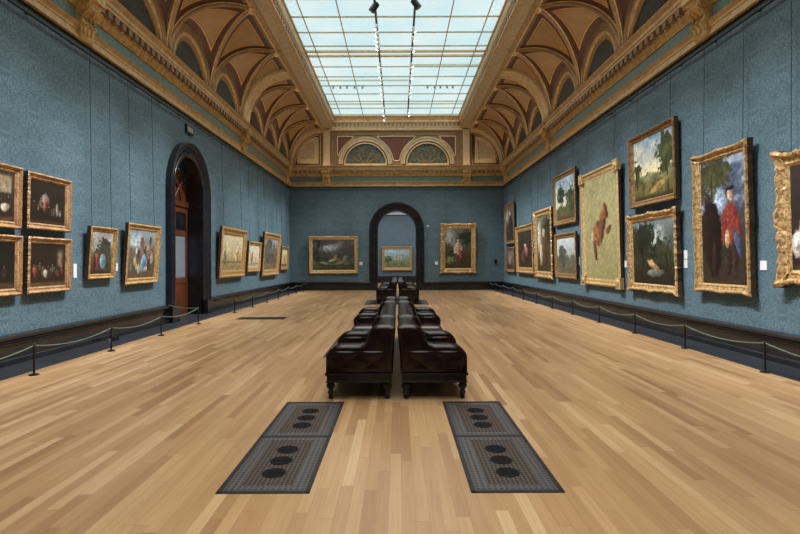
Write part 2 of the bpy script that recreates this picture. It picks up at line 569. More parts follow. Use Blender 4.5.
def architrave(d, conv, reveal):
    """moulded black surround + reveal; conv(u, depth_out, z)"""
    prof = [(0.0, -reveal), (0.0, 0.05), (0.03, 0.08), (0.10, 0.08), (0.12, 0.06), (0.16, 0.10), (0.27, 0.12), (0.29, 0.09), (0.33, 0.13), (0.40, 0.16), (0.45, 0.15), (0.45, 0.0)]
    mb = MB(); rows = []
    for o, dp in prof:
        r = []; o = o * d['k']
        for (u, z) in arch_path(d['hw'], d['spring']):
            if z <= d['spring'] + 1e-6:
                uu, zz = u + math.copysign(o, u), z
            else:
                L = math.hypot(u, z - d['spring']); uu = u * (L + o) / L; zz = d['spring'] + (z - d['spring']) * (L + o) / L
            r.append(conv(uu + d['uc'], dp, zz))
        rows.append(r)
    mb.grid(rows)
    # plinth blocks
    for sgn in (-1, 1):
        a, b_ = d['uc'] + sgn * (d['hw'] - 0.0), d['uc'] + sgn * (d['hw'] + 0.47 * d['k'])
        a, b_ = min(a, b_), max(a, b_)
        c = [conv(a, 0, 0), conv(b_, 0.19, 0.42)]
        mb.box(min(c[0][0], c[1][0]), max(c[0][0], c[1][0]), min(c[0][1], c[1][1]), max(c[0][1], c[1][1]), 0, 0.42)
    return mb


d1 = struct(architrave(DL, lambda u, dp, z: (-W + dp, u, z), 0.5).build('door_1', M['arch'], smooth=True))
d2 = struct(architrave(DE, lambda u, dp, z: (u, YE - dp, z), 0.7).build('door_2', M['arch'], smooth=True))
# leaves of the left door, 0.42 m back in the reveal
XD = -W - 0.42
for sgn in (-1, 1):
    ya, yb = (DL['uc'] - 1.04, DL['uc'] - 0.01) if sgn < 0 else (DL['uc'] + 0.01, DL['uc'] + 1.04)
    mb = MB()
    mb.box(XD - .05, XD, ya, ya + .16, 0, 3.2); mb.box(XD - .05, XD, yb - .16, yb, 0, 3.2)
    for z0, z1 in ((0, .28), (.95, 1.12), (2.35, 2.5), (3.02, 3.2)):
        mb.box(XD - .05, XD, ya + .16, yb - .16, z0, z1)
    mb.box(XD - .04, XD - .02, ya + .16, yb - .16, .28, .95)
    lf = struct(mb.build('door_leaf', M['mahog'], d1))
    mb = MB(); mb.box(XD - .035, XD - .025, ya + .16, yb - .16, 1.12, 2.35)
    struct(mb.build('glass_panel', M['doorglass'], lf))
    mb = MB(); mb.box(XD - .035, XD - .025, ya + .16, yb - .16, 2.5, 3.02)
    struct(mb.build('upper_pane', M['arch'], lf))
    mb = MB(); yh = yb - .08 if sgn < 0 else ya + .08
    mb.box(XD, XD + .015, yh - .03, yh + .03, .95, 1.35)
    struct(mb.build('push_plate', M['brass'], lf))
mb = MB()
mb.box(XD - .06, XD + .04, DL['uc'] - 1.04, DL['uc'] + 1.04, 3.2, 3.36)
pts = [(XD - .03, DL['uc'] + 1.04 * math.cos(PI * k / 24), 3.36 + 1.03 * math.sin(PI * k / 24)) for k in range(25)]
mb.poly(pts)
for a in (0.25, 0.5, 0.75):
    mb.tube([(XD, DL['uc'], 3.36), (XD, DL['uc'] + 1.02 * math.cos(PI * a), 3.36 + 1.02 * math.sin(PI * a))], .03, 6)
mb.tube([(XD, DL['uc'] + .55 * math.cos(PI * k / 16), 3.36 + .55 * math.sin(PI * k / 16)) for k in range(17)], .03, 6)
struct(mb.build('fanlight', M['mahog'], d1))

# ---- entablature: shadow gap, gold architrave, teal frieze, dentilled cornice
ring([(0.0, 5.66), (0.02, 5.66), (0.02, 5.70), (0.0, 5.70)], M['blackmetal'])
ring([(0.0, 5.70), (0.09, 5.70), (0.09, 5.745), (0.06, 5.76), (0.06, 5.83), (0.08, 5.845), (0.08, 5.88), (0.13, 5.925), (0.13, 5.95), (0.03, 5.955)], M['gold'], True)
ring([(0.135, 5.925), (0.145, 5.937), (0.135, 5.949)], M['goldbright'])
ring([(0.03, 5.95), (0.03, 6.28)], M['frieze'])
ring([(0.03, 6.25), (0.06, 6.255), (0.065, 6.275), (0.05, 6.285), (0.09, 6.33), (0.11, 6.37), (0.11, 6.40)], M['goldbright'], True)
ring([(0.11, 6.39), (0.13, 6.40), (0.13, 6.55), (0.24, 6.56), (0.24, 6.61), (0.27, 6.63), (0.27, 6.70), (0.30, 6.72), (0.345, 6.77), (0.345, 6.80), (0.0, 6.81)], M['gold'], True)
ring([(0.345, 6.775), (0.36, 6.79), (0.345, 6.805)], M['goldbright'])
mb = MB()
o0, o1 = 0.125, 0.235
y = Y0 + .2
while y < YE - .3:
    for s in (-1, 1):
        xa, xb = s * (W - o1), s * (W - o0)
        mb.box(min(xa, xb), max(xa, xb), y, y + .14, 6.42, 6.548)
    y += .257
x = -W + .3
while x < W - .35:
    mb.box(x, x + .14, YE - o1, YE - o0, 6.42, 6.548); x += .257
trim(mb, M['rib'])

# console brackets in the frieze
def console_mb():
    mb = MB()
    prof = [(0.02, 5.71), (0.10, 5.71), (0.14, 5.77), (0.14, 5.80), (0.13, 5.81), (0.15, 5.93), (0.20, 5.97), (0.18, 6.03), (0.16, 6.09), (0.20, 6.15), (0.27, 6.20), (0.30, 6.26), (0.27, 6.33), (0.30, 6.37), (0.30, 6.42), (0.02, 6.42)]
    hw = 0.2
    L = [(o, -hw, z) for o, z in prof]; R = [(o, hw, z) for o, z in prof]
    mb.grid([L, R]); mb.poly(L); mb.poly(list(reversed(R)))
    for yy in (-.12, 0, .12):
        mb.tube([(o + .012, yy, z) for o, z in prof[4:11]], .028, 6)
    for sg in (-1, 1):
        for (o, z, r) in ((.2, 6.27, .075), (.13, 6.0, .05)):
            mb.tube([(o, sg * (hw - .01), z), (o, sg * (hw + .03), z)], r, 12)
    # cornice break above
    mb.box(.1, .36, -hw - .03, hw + .03, 6.42, 6.56)
    return mb


for (yy, s) in [(9.6, -1), (19.45, -1), (27.0, -1), (9.6, 1), (19.45, 1), (27.0, 1), (-.2, 1), (-.2, -1)]:
    NT[0] += 1
    o = struct(console_mb().build('trim_%d' % NT[0], M['goldbright'], smooth=True))
    o.location = (s * W, yy, 0); o.rotation_euler = (0, 0, 0 if s < 0 else PI)
for xx in (-3.84, 3.84):
    NT[0] += 1
    o = struct(console_mb().build('trim_%d' % NT[0], M['goldbright'], smooth=True))
    o.location = (xx, YE, 0); o.rotation_euler = (0, 0, -PI / 2)

# ---- attic of the far wall
mb = MB(); mb.quad((-W, YE, ZW), (W, YE, ZW), (W, YE, 9.7), (-W, YE, 9.7)); struct(mb.build('wall_attic', M['brown']))
mb = MB(); mb.quad((-W, Y0, ZW), (W, Y0, ZW), (W, Y0, 9.7), (-W, Y0, 9.7)); struct(mb.build('wall_attic', M['brown']))
YA = YE - .02


def half_ring(mb, cx, cz, r0, r1, ya, yb, n=28):
    rows = []
    for (r, yy) in ((r0, ya), (r0, yb), (r1, yb), (r1, ya)):
        rows.append([(cx + r * math.cos(PI * k / n), yy, cz + r * math.sin(PI * k / n)) for k in range(n + 1)])
    mb.grid(rows)


CZ = 6.93
for cx in (-1.70, 1.70):
    mb = MB(); mb.poly([(cx + 1.16 * math.cos(PI * k / 28), YA, CZ + 1.1 * math.sin(PI * k / 28)) for k in range(29)]); trim(mb, M['tymp2'])
    mb = MB(); half_ring(mb, cx, CZ, 1.13, 1.47, YE, YE - .09); trim(mb, M['beige'], True)
    mb = MB()
    for r in (1.13, 1.27, 1.45):
        mb.tube([(cx + r * math.cos(PI * k / 28), YE - .09, CZ + r * math.sin(PI * k / 28)) for k in range(29)], .028, 6)
    mb.box(cx - 1.17, cx + 1.17, YE - .1, YE, CZ - .07, CZ + .02)
    trim(mb, M['cream'], True)
    mb = MB()
    for k in range(5):
        a = PI * (k + 1) / 6
        r0 = .78 if k != 2 else .62
        px_, pz_ = cx + r0 * math.cos(a), CZ + r0 * .86 * math.sin(a)
        mb.tube([(cx + .15 * math.cos(a), YE - .03, CZ + .06), ((cx + px_) / 2 + .08 * math.cos(a + 1.5), YE - .03, (CZ + pz_) / 2), (px_, YE - .03, pz_)], .03, 5)
        mb.tube([(px_ + (.03 + .011 * t) * math.cos(t * .8 + a), YE - .03, pz_ + (.03 + .011 * t) * math.sin(t * .8 + a)) for t in range(12)], .02, 5)
    trim(mb, M['rib'], True)
    mb = MB(); half_ring(mb, cx, CZ, 1.18, 1.24, YE, YE - .1); trim(mb, M['red'])
# spandrels (triangles with gold borders)
TOP = 8.45


def spandrel(pts):
    mb = MB(); mb.poly([(x, YE - .015, z) for x, z in pts]); trim(mb, M['red'])
    mb = MB(); q = pts + [pts[0]]
    for a, b in zip(q[:-1], q[1:]):
        mb.tube([(a[0], YE - .03, a[1]), (b[0], YE - .03, b[1])], .032, 6)
    trim(mb, M['cream'], True)


def arc(cx, a0, a1, r=1.54, n=8):
    return [(cx + r * math.cos(a0 + (a1 - a0) * k / n), CZ + r * math.sin(a0 + (a1 - a0) * k / n)) for k in range(n + 1)]


spandrel([(-1.05, TOP)] + arc(-1.70, math.radians(58), math.radians(8)) + [(0, 7.10)] + list(reversed([(-x, z) for x, z in arc(-1.70, math.radians(58), math.radians(8))])) + [(1.05, TOP)])
for s in (-1, 1):
    spandrel([(s * 3.24, TOP), (s * 2.35, TOP)] + [(s * x, z) for x, z in arc(1.70, math.radians(60), math.radians(16))] + [(s * 3.24, 7.45)])
mb = MB(); mb.box(-3.4, 3.4, YE - .04, YE, TOP + .08, TOP + .13)
for s in (-1, 1):
    mb.box(min(s * 3.34, s * 3.4), max(s * 3.34, s * 3.4), YE - .04, YE, 6.82, TOP + .13)
trim(mb, M['rib'])
# piers under the beams
for s in (-1, 1):
    mb = MB()
    a, b = s * 3.66, s * 4.0
    mb.box(min(a, b), max(a, b), YE - .16, YE, 6.80, 8.80)
    mb.box(min(a, b) - .03, max(a, b) + .03, YE - .2, YE, 6.80, 6.93)
    mb.box(min(a, b) - .03, max(a, b) + .03, YE - .2, YE, 8.68, 8.80)
    trim(mb, M['cream'])
# entablature over the attic, below the glass
mb = MB(); rows = []
for (o, z) in [(0, 8.76), (.10, 8.77), (.12, 8.80), (.12, 8.9), (.15, 8.92), (.15, 8.95), (.10, 8.96)]:
    rows.append([(-3.66, YE - o, z), (3.66, YE - o, z)])
mb.grid(rows); trim(mb, M['cream'])
mb = MB(); mb.quad((-3.66, YE - .10, 8.95), (3.66, YE - .10, 8.95), (3.66, YE - .10, 9.2), (-3.66, YE - .10, 9.2)); trim(mb, M['beige'])
mb = MB(); x = -3.6
while x < 3.6:
    mb.box(x, x + .1, YE - .13, YE - .10, 9.0, 9.15); x += .21
trim(mb, M['rib'])
mb = MB(); rows = []
for (o, z) in [(.10, 9.18), (.14, 9.2), (.14, 9.25), (.10, 9.30), (.12, 9.42), (.16, 9.50), (.2, 9.52), (.2, 9.58)]:
    rows.append([(-3.66, YE - o, z), (3.66, YE - o, z)])
mb.grid(rows); trim(mb, M['gold'], True)

# ---- coves
XS, XT, XW, ZS, ZT = 5.79, 4.06, 5.86, 6.80, 8.76
H0 = 0.72


def cx_(t): return XT + (XS - XT) * math.cos(t)
def cz_(t): return ZS + (ZT - ZS) * math.sin(t)
def hfac(t):
    # crown of the lunette rises in a straight line from the wall to the beam
    k = (XW - cx_(t)) / (XW - XT)
    return H0 + (1 - H0) * k


def ug(t, hw):
    return hw * math.cos(t)


sections = [(19.85, 27.5, 3), (10.0, 19.05, 3), (0.2, 9.2, 3), (-5.9, -.6, 2)]
bosses = []
for s in (-1, 1):
    mb = MB(); mb.at = []
    ribs, golds, lun, lunr, lung = MB(), MB(), MB(), MB(), MB()
    NTH, NV = 30, 10
    for (ya, yb, nb) in sections:
        w = (yb - ya) / nb; hw = w / 2
        th = [PI / 2 * k / NTH for k in range(NTH + 1)]
        # refine inverse
        for b in range(nb):
            yc = ya + w * (b + .5)
            for sg in (-1, 1):
                # main cove half triangle: from springer line (u=hw) in to the groin
                rows = []
                for t in th:
                    g = ug(t, hw)
                    r = []
                    for k in range(NV + 1):
                        u = hw + (g - hw) * k / NV
                        r.append((s * cx_(t), yc + sg * u, cz_(t)))
                        dt = (XS - XT + ZT - ZS) / 2 * (PI / 2 - t)
                        mb.at.append(min(u - g, dt))
                    rows.append(r)
                mb.grid(rows)
                # lunette vault half: ruled from groin to wall
                rows = []
                NX = 16
                for t in th:
                    g = ug(t, hw)
                    q = math.sqrt(max(0, 1 - (g / hw) ** 2))
                    zw = ZS + (ZT - ZS) * H0 * q
                    gx, gz = cx_(t), cz_(t)
                    r = []
                    for k in range(NX + 1):
                        f = k / NX
                        r.append((s * (gx + (XW - gx) * f), yc + sg * g, gz + (zw - gz) * f))
                        L = math.hypot(XW - gx, gz - zw)
                        sl = 0.75
                        mb.at.append(min(L * f * sl, L * (1 - f)))
                    rows.append(r)
                mb.grid(rows)
                # ribs on the groin
                pts = [(s * (cx_(t) - .02), yc + sg * ug(t, hw), cz_(t) - .03) for t in th]
                ribs.tube(pts, .062, 8)
                for off in (-.095, .095):
                    golds.tube([(s * (cx_(t) - .02), yc + sg * max(0, ug(t, hw) + off), cz_(t) - .02) for t in th], .02, 5)
            bosses.append((s * (XT + .02), yc, ZT - .06))
            # lunette on the wall
            R0 = hw; HZ = (ZT - ZS) * H0
            pts = [(s * XW, yc + R0 * math.cos(PI * k / 24), ZS + HZ * math.sin(PI * k / 24)) for k in range(25)]
            lun.poly(pts)
            for f0, f1, dp, tgt in ((1.0, .82, .12, lunr), (.82, .76, .10, lung), (.76, .68, .06, lunr)):
                rows = []
                for (f, d) in ((f0, 0.0), (f0, dp), (f1, dp), (f1, 0)):
                    rows.append([(s * (XW - d), yc + R0 * f * math.cos(PI * k / 24), ZS + HZ * f * math.sin(PI * k / 24)) for k in range(25)])
                tgt.grid(rows)
    o = struct(mb.build('ceiling', M['cove'], smooth=True))
    trim(ribs, M['rib'], True); trim(golds, M['goldbright'], True)
    trim(lun, M['tymp']); trim(lunr, M['rib'], True); trim(lung, M['goldbright'], True)
    # broad transverse ribs
    for (ya, yb) in ((27.5, YE), (19.05, 19.85), (9.2, 10.0), (-.6, .2)):
        mb = MB(); rows = []
        th = [PI / 2 * k / 28 for k in range(29)]
        for t in th:
            n = Vector((math.cos(t) / (XS - XT), math.sin(t) / (ZT - ZS))).normalized()
            P = lambda y, d: (s * (cx_(t) - n.x * d), y, cz_(t) - n.y * d)
            rows.append([P(ya, 0), P(ya, .09), P(ya + .09, .11), P(ya + .14, .06), P(yb - .14, .06), P(yb - .09, .11), P(yb, .09), P(yb, 0)])
        mb.grid(rows); trim(mb, M['beige'], True)
        mb = MB()
        for yy in (ya + .05, ya + .2, yb - .2, yb - .05):
            pts = []
            for t in th:
                n = Vector((math.cos(t) / (XS - XT), math.sin(t) / (ZT - ZS))).normalized()
                d = .10 if (yy - ya < .1 or yb - yy < .1) else .065
                pts.append((s * (cx_(t) - n.x * d), yy, cz_(t) - n.y * d))
            mb.tube(pts, .028, 6)
        trim(mb, M['goldbright'], True)
    # back of the cornice shelf up to the lunettes
    mb = MB(); mb.quad((s * XW, Y0, ZS), (s * XW, YE, ZS), (s * W, YE, ZS), (s * W, Y0, ZS)); trim(mb, M['rib'])
    # quarter panels on the far wall
    def quarter(k, dep, mat):
        x0, z0 = XT + .12 + k * .9, ZS + .06 + k
        rx, rz = (XS - .22 - k * .9) - x0, (ZT - .22 - k) - z0
        mb = MB(); mb.poly([(s * x0, YE - dep, z0)] + [(s * (x0 + rx * math.cos(PI / 2 * q / 16)), YE - dep, z0 + rz * math.sin(PI / 2 * q / 16)) for q in range(17)])
        trim(mb, mat)
        mb = MB(); pts = [(s * x0, YE - dep, z0)] + [(s * (x0 + rx * math.cos(PI / 2 * q / 16)), YE - dep, z0 + rz * math.sin(PI / 2 * q / 16)) for q in range(17)] + [(s * x0, YE - dep, z0)]
        mb.tube(pts, .03, 6); trim(mb, M['cream'], True)
    quarter(0.0, .02, M['red']); quarter(.13, .035, M['cream']); quarter(.34, .05, M['beige'])
    # beam beside the glass
    mb = MB(); rows = []
    for (x, z) in [(XT + .06, ZT + .06), (XT + .02, ZT - .03), (XT - .03, ZT - .05), (XT - .07, ZT + .0), (XT - .09, ZT + .05), (XT - .12, ZT + .07)]:
        rows.append([(s * x, Y0, z), (s * x, YE, z)])
    mb.grid(rows); trim(mb, M['gold'], True)
    mb = MB(); rows = []
    for (x, z) in [(XT - .12, ZT + .07), (XT - .14, ZT + .09), (XT - .50, ZT + .14), (XT - .54, ZT + .14)]:
        rows.append([(s * x, Y0, z), (s * x, YE, z)])
    mb.grid(rows); trim(mb, M['beige'])
    mb = MB(); rows = []
    for (x, z) in [(XT - .54, ZT + .12), (XT - .60, ZT + .15), (XT - .60, ZT + .19), (XT - .56, ZT + .23), (XT - .57, ZT + .42), (XT - .61, ZT + .46), (XT - .63, ZT + .52), (XT - .64, ZT + .70), (3.38, 9.50), (3.38, 9.6)]:
        rows.append([(s * x, Y0, z), (s * x, YE, z)])
    mb.grid(rows); trim(mb, M['gold'], True)
    mb = MB(); y = Y0 + .1
    while y < YE - .2:
        xa, xb = s * (XT - .555), s * (XT - .595)
        mb.box(min(xa, xb), max(xa, xb), y, y + .13, ZT + .27, ZT + .40); y += .24
    trim(mb, M['rib'])
mb = MB()
for (x, y, z) in bosses:
    s = -1 if x < 0 else 1
    mb.lathe([(.02, z - .11), (.07, z - .09), (.11, z - .05), (.14, z), (.12, z + .05)], x - s * .02, y, 10)
trim(mb, M['goldbright'], True)

# ------------------------------------------------------------------ laylight
ZG = 9.56
glz = MB()
glz.quad((-3.56, Y0, ZG), (-3.56, 28.0, ZG), (3.56, 28.0, ZG), (3.56, Y0, ZG))
win = struct(glz.build('window_1', M['glass']))
bars = MB()
for x in (-3.0, -1.8, -.6, .6, 1.8, 3.0):
    bars.box(x - .016, x + .016, Y0, 28.0, ZG - .05, ZG - .005)
ys = []
y = 19.8
for k in range(8): ys.append(19.8 + k * 1.13)
k = 0
while 18.93 - k * 1.13 > Y0: ys.append(18.93 - k * 1.13); k += 1
for y in ys:
    bars.box(-3.55, 3.55, y - .024, y + .024, ZG - .04, ZG - .005)
struct(bars.build('glazing_bars', M['bar'], win))
mb = MB()
for yc in (19.38, 9.6, 19.8):
    mb.box(-3.55, 3.55, yc - .05, yc + .05, ZG - .07, ZG - .005)
struct(mb.build('glazing_beam', M['barheavy'], win))
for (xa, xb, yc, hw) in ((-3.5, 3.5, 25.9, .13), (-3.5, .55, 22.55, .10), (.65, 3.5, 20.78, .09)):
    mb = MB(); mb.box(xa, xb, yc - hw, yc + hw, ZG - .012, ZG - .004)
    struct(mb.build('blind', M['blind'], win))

# lighting tracks and spotlights
for s, side in ((-1, 'left'), (1, 'right')):
    t = MB(); t.box(s * .62 - .025, s * .62 + .025, 14.0, 27.8, ZG - .2, ZG - .15)
    for y in (14.2, 16.67, 19.4, 22.06, 24.3, 27.5):
        t.tube([(s * .62, y, ZG - .15), (s * .62, y, ZG - .03)], .012, 6)
    tag(t.build('lighting_track', M['blackmetal']), 'dark lighting track hanging under the skylight, the %s of the two' % side, 'lighting track')


def spotlight(mat_body, aim_x, r=.055, L=.17):
    root = empty('track_spotlight', (0, 0, 0))
    mb = MB(); mb.tube([(0, 0, 0), (0, 0, -.1)], .014, 6); mb.build('stem', M['blackmetal'], root)
    d = Vector((aim_x, 0, -1)).normalized()
    c = Vector((0, 0, -.14))
    a = c - d * L * .5; b = c + d * L * .5
    mb = MB(); mb.tube([a, a + d * .02, c, b], [r * .7, r, r, r * 1.05], 12)
    h = mb.build('housing', mat_body, root, smooth=True)
    mb = MB(); mb.tube([b + d * .001, b + d * .004], r * .85, 12)
    mb.build('lens', M['lamp'] if mat_body is M['white'] else M['doorglass'], h)
    return root


SP = {-1: [16.7, 17.2, 17.65, 18.0, 18.35, 19.95, 20.4, 21.1, 21.7, 22.6, 23.2, 24.0, 25.7, 26.6, 27.5],
      1: [16.9, 17.6, 18.5, 19.95, 20.4, 21.2, 22.3, 23.0, 23.6, 26.0, 26.6]}
proto = {}
for s, side in ((-1, 'left'), (1, 'right')):
    p0 = spotlight(M['white'], s * .55)
    for k, y in enumerate(reversed(SP[s])):
        o = p0 if k == 0 else copy_tree(p0)
        o.location = (s * .62, y, ZG - .2)
        tag(o, 'small white spotlight on the %s skylight track, %s from the end wall' % (side, ORD[k]), 'spotlight', 'white spotlights on the skylight tracks')
    o = spotlight(M['blackmetal'], s * .7, .1, .3)
    o.location = (s * .62, 15.4 if s < 0 else 15.2, ZG - .2)
    tag(o, 'large black spotlight on the %s skylight track, nearest the camera' % side, 'spotlight', 'black spotlights on the skylight tracks')
# small grey fittings in two rows under the glass near the end wall
for s, side, xs in ((-1, 'left', (-2.82, -2.5, -2.2, -1.86, -1.5)), (1, 'right', (1.42, 1.75, 2.0, 2.3, 2.55))):
    t = MB(); t.box(min(xs) - .25, max(xs) + .25, 22.98, 23.06, ZG - .08, ZG - .055)
    for q in (min(xs) - .2, max(xs) + .2):
        t.box(q - .01, q + .01, 23.0, 23.03, ZG - .055, ZG - .004)
    tag(t.build('lighting_bar', M['white']), 'white bar of small grey lamps across the %s half of the skylight' % side, 'lighting track')
    for k, x in enumerate(xs):
        mb = MB(); mb.tube([(x, 23.02, ZG - .08), (x, 23.02, ZG - .10), (x, 23.0, ZG - .2)], [.025, .04, .045], 10)
        tag(mb.build('small_spotlight', M['greylamp']), 'little grey spotlight on the white bar, %s half of the skylight, %s from the left' % (side, ORD[k]), 'spotlight', 'grey spotlights on the white bars')

# ------------------------------------------------------------------ next room
wall_from([[(-6, 0), (6, 0), (6, 5.05), (-6, 5.05)]], lambda u, z: (u, 38.0, z), 'wall_beyond', M['damask2'])
for s, nm in ((-1, 'wall_beyond_left'), (1, 'wall_beyond_right')):
    wall_from([[(28.9, 0), (38, 0), (38, 5.05), (28.9, 5.05)]], lambda u, z, s=s: (s * 6, u, z), nm, M['damask2'])
mb = MB(); mb.quad((-6, 28.9, 6.6), (6, 28.9, 6.6), (6, 38.3, 6.6), (-6, 38.3, 6.6)); struct(mb.build('ceiling', M['plaster']))
mb = MB(); rows = []
for (o, z) in [(0, 5.05), (-.1, 5.05), (-.1, 5.12), (-.02, 5.2), (-.02, 5.5), (.3, 6.6)]:
    rows.append([(-6, 38 + o, z), (6, 38 + o, z)])
mb.grid(rows); trim(mb, M['plaster'])
mb = MB(); mb.box(-6, 6, 37.9, 38, 0, .5); struct(mb.build('baseboard_beyond', M['marble']))

# ------------------------------------------------------------------ paintings
def vnoise(u, v, sc, seed, octv=4):
    rng = np.random.RandomState(seed)
    out = np.zeros_like(u); amp = 1.0; tot = 0
    for o in range(octv):
        g = rng.rand(64, 64)
        x = u * sc; y = v * sc
        xi = np.floor(x).astype(int); yi = np.floor(y).astype(int)
        fx = x - xi; fy = y - yi
        fx = fx * fx * (3 - 2 * fx); fy = fy * fy * (3 - 2 * fy)
        a = g[xi % 64, yi % 64]; b = g[(xi + 1) % 64, yi % 64]; c = g[xi % 64, (yi + 1) % 64]; d = g[(xi + 1) % 64, (yi + 1) % 64]
        out += amp * ((a * (1 - fx) + b * fx) * (1 - fy) + (c * (1 - fx) + d * fx) * fy)
        tot += amp; amp *= .55; sc *= 2.03
    return out / tot


def paint(w, h, ops, seed):
    """list of strokes -> (ny,nx,3) sRGB 0..255"""
    nx = 110; ny = max(40, int(110 * h / w)); ny = min(ny, 190)
    u, v = np.meshgrid(np.linspace(0, 1, nx), np.linspace(0, 1, ny))
    asp = h / w
    img = np.zeros((ny, nx, 3))
    n1 = vnoise(u, v * asp, 5, seed); n2 = vnoise(u, v * asp, 12, seed + 1); n3 = vnoise(u, v * asp, 26, seed + 2)
    for k, op in enumerate(ops):
        t = op[0]
        if t == 'grad':                       # bottom, top colours
            a = np.clip((v - op[3]) / (op[4] - op[3]), 0, 1)[..., None]
            img = np.array(op[1]) * (1 - a) + np.array(op[2]) * a
        elif t == 'cloud':                    # colour, amount, scale
            n = vnoise(u, v * asp * 1.5, op[3], seed + 10 + k)
            m = np.clip((n - (1 - op[2])) * 5, 0, 1) * np.clip((v - op[4]) * 8, 0, 1)
            img = img * (1 - m[..., None] * .8) + np.array(op[1]) * m[..., None] * .8
        elif t == 'hill':                     # colour, level, roughness
            n = vnoise(u, v * 0, op[4], seed + 20 + k)
            lev = op[2] + (n - .5) * op[3]
            m = np.clip((lev - v) * 40, 0, 1)
            c = np.array(op[1]) * (0.6 + .8 * n2[..., None])
            img = img * (1 - m[..., None]) + c * m[..., None]
        elif t == 'blob':                     # cx, cy, rx, ry, rot, colour, rough
            _, cx, cy, rx, ry, rot, col, rg = op
            dx = (u - cx); dy = (v - cy) * asp
            c, s = math.cos(rot), math.sin(rot)
            x = (dx * c + dy * s) / rx; y = (-dx * s + dy * c) / (ry * asp)
            d = np.sqrt(x * x + y * y) + (n2 - .5) * rg + (n3 - .5) * rg * .8
            m = np.clip((1.05 - d) * (6 if rg < .5 else 4), 0, 1)
            f1 = vnoise(u + .3 * v, v * asp, 34, seed + 40 + k, 3)
            cc = np.array(col) * (0.35 + .55 * f1[..., None] + .7 * n2[..., None]) * (1.0 - .4 * np.clip(x * .8 - y * .5, -1, 1)[..., None])
            img = img * (1 - m[..., None]) + cc * m[..., None]
        elif t == 'fig':                      # cx, base, height, coat, legs : a loose standing figure
            _, cx, b0, H, coat, leg = op
            for (ox, oz, rx, rz, col) in ((-.05, .2, .055, .22, leg), (.06, .19, .05, .21, leg), (0, .6, .12, .24, coat), (-.11, .56, .05, .2, coat), (.12, .52, .045, .18, coat), (.0, .9, .05, .07, (190, 146, 118)), (0, .965, .085, .025, (34, 28, 26))):
                dx = (u - cx) / asp - ox * H + (n3 - .5) * .03; dy = v - b0 - oz * H + (n2 - .5) * .03
                d = np.sqrt((dx / (rx * H)) ** 2 + (dy / (rz * H)) ** 2)
                m = np.clip((1.05 - d) * 5, 0, 1)[..., None]
                cc = np.array(col) * (.4 + .5 * n3[..., None] + .6 * n2[..., None]) * (1 - .3 * np.clip(dx / (rx * H), -1, 1)[..., None])
                img = img * (1 - m) + cc * m
        elif t == 'tree':                     # cx, cy, r, colour
            _, cx, cy, r, col = op
            dx = u - cx; dy = (v - cy) * asp
            d = np.sqrt(dx * dx + dy * dy) / r + (n1 - .5) * 1.4 + (n3 - .5) * 1.3
            m = np.clip((1.0 - d) * 7, 0, 1)
            cc = np.array(col) * (0.5 + n2[..., None])
            img = img * (1 - m[..., None]) + cc * m[..., None]
            tr = np.clip((.018 - np.abs(u - cx - .02 * np.sin(v * 9))) * 90, 0, 1) * (v < cy) * (v > cy - r * 1.8 / asp)
            img = img * (1 - tr[..., None]) + np.array(col) * .5 * tr[..., None]
        elif t == 'crowd':                    # n, v0, v1, size, colours
            _, n, v0, v1, sz, cols = op
            rng = np.random.RandomState(seed + 5)
            for q in range(n):
                cx = .1 + .8 * (q + rng.rand() * .7) / n; cy = v0 + (v1 - v0) * rng.rand()
                col = np.array(cols[rng.randint(len(cols))]); wv = sz * (.7 + .6 * rng.rand())
                dx = (u - cx) / (wv * .55); dy = (v - cy) * asp / wv
                d = np.sqrt(dx * dx + dy * dy) + (n3 - .5) * .7
                m = .8 * np.clip((1 - d) * 5, 0, 1)[..., None]
                img = img * (1 - m) + col * (0.2 + .9 * n2[..., None] + .6 * n3[..., None]) * m
                dx = (u - cx) / (wv * .22); dy = (v - cy - wv * 1.15 / asp) * asp / (wv * .26)
                m = .7 * np.clip((1 - np.sqrt(dx * dx + dy * dy)) * 6, 0, 1)[..., None]
                img = img * (1 - m) + np.array((170, 130, 102)) * m
        elif t == 'band':                     # u0,u1,v0,v1,colour,soft
            _, u0, u1, v0, v1, col, sf = op
            m = np.clip((u - u0) / sf, 0, 1) * np.clip((u1 - u) / sf, 0, 1) * np.clip((v - v0) / sf, 0, 1) * np.clip((v1 - v) / sf, 0, 1)
            m = np.clip(m, 0, 1)[..., None]
            img = img * (1 - m) + np.array(col) * (0.8 + .4 * n3[..., None]) * m
    n4 = vnoise(u, v * asp, 44, seed + 90, 2)
    img *= (0.72 + .3 * n3[..., None] + .26 * n4[..., None])
    gray = img.mean(axis=2, keepdims=True)
    img = gray + (img - gray) * .88
    return np.clip(img, 0, 255), nx, ny


def canvas_mat():
    m, nt, b = newmat('oil_paint_on_canvas')
    at = N(nt, 'ShaderNodeAttribute', attribute_name='paint')
    tc = N(nt, 'ShaderNodeTexCoord')
    nz = N(nt, 'ShaderNodeTexNoise', inp={'Scale': 55.0, 'Detail': 4.0})
    nt.links.new(tc.outputs['Object'], nz.inputs['Vector'])
    r = ramp(nt, [(0.3, (0.8, 0.8, 0.8, 1)), (0.7, (1.1, 1.1, 1.1, 1))])
    nt.links.new(nz.outputs[0], r.inputs[0])
    mm = N(nt, 'ShaderNodeMix', data_type='RGBA', blend_type='MULTIPLY', inp={'Factor': .6})
    nt.links.new(at.outputs['Color'], mm.inputs['A']); nt.links.new(r.outputs[0], mm.inputs['B'])
    nt.links.new(mm.outputs['Result'], b.inputs['Base Color'])
    b.inputs['Roughness'].default_value = 0.42
    b.inputs['Specular IOR Level'].default_value = 0.3
    return m


M['canvas'] = canvas_mat()


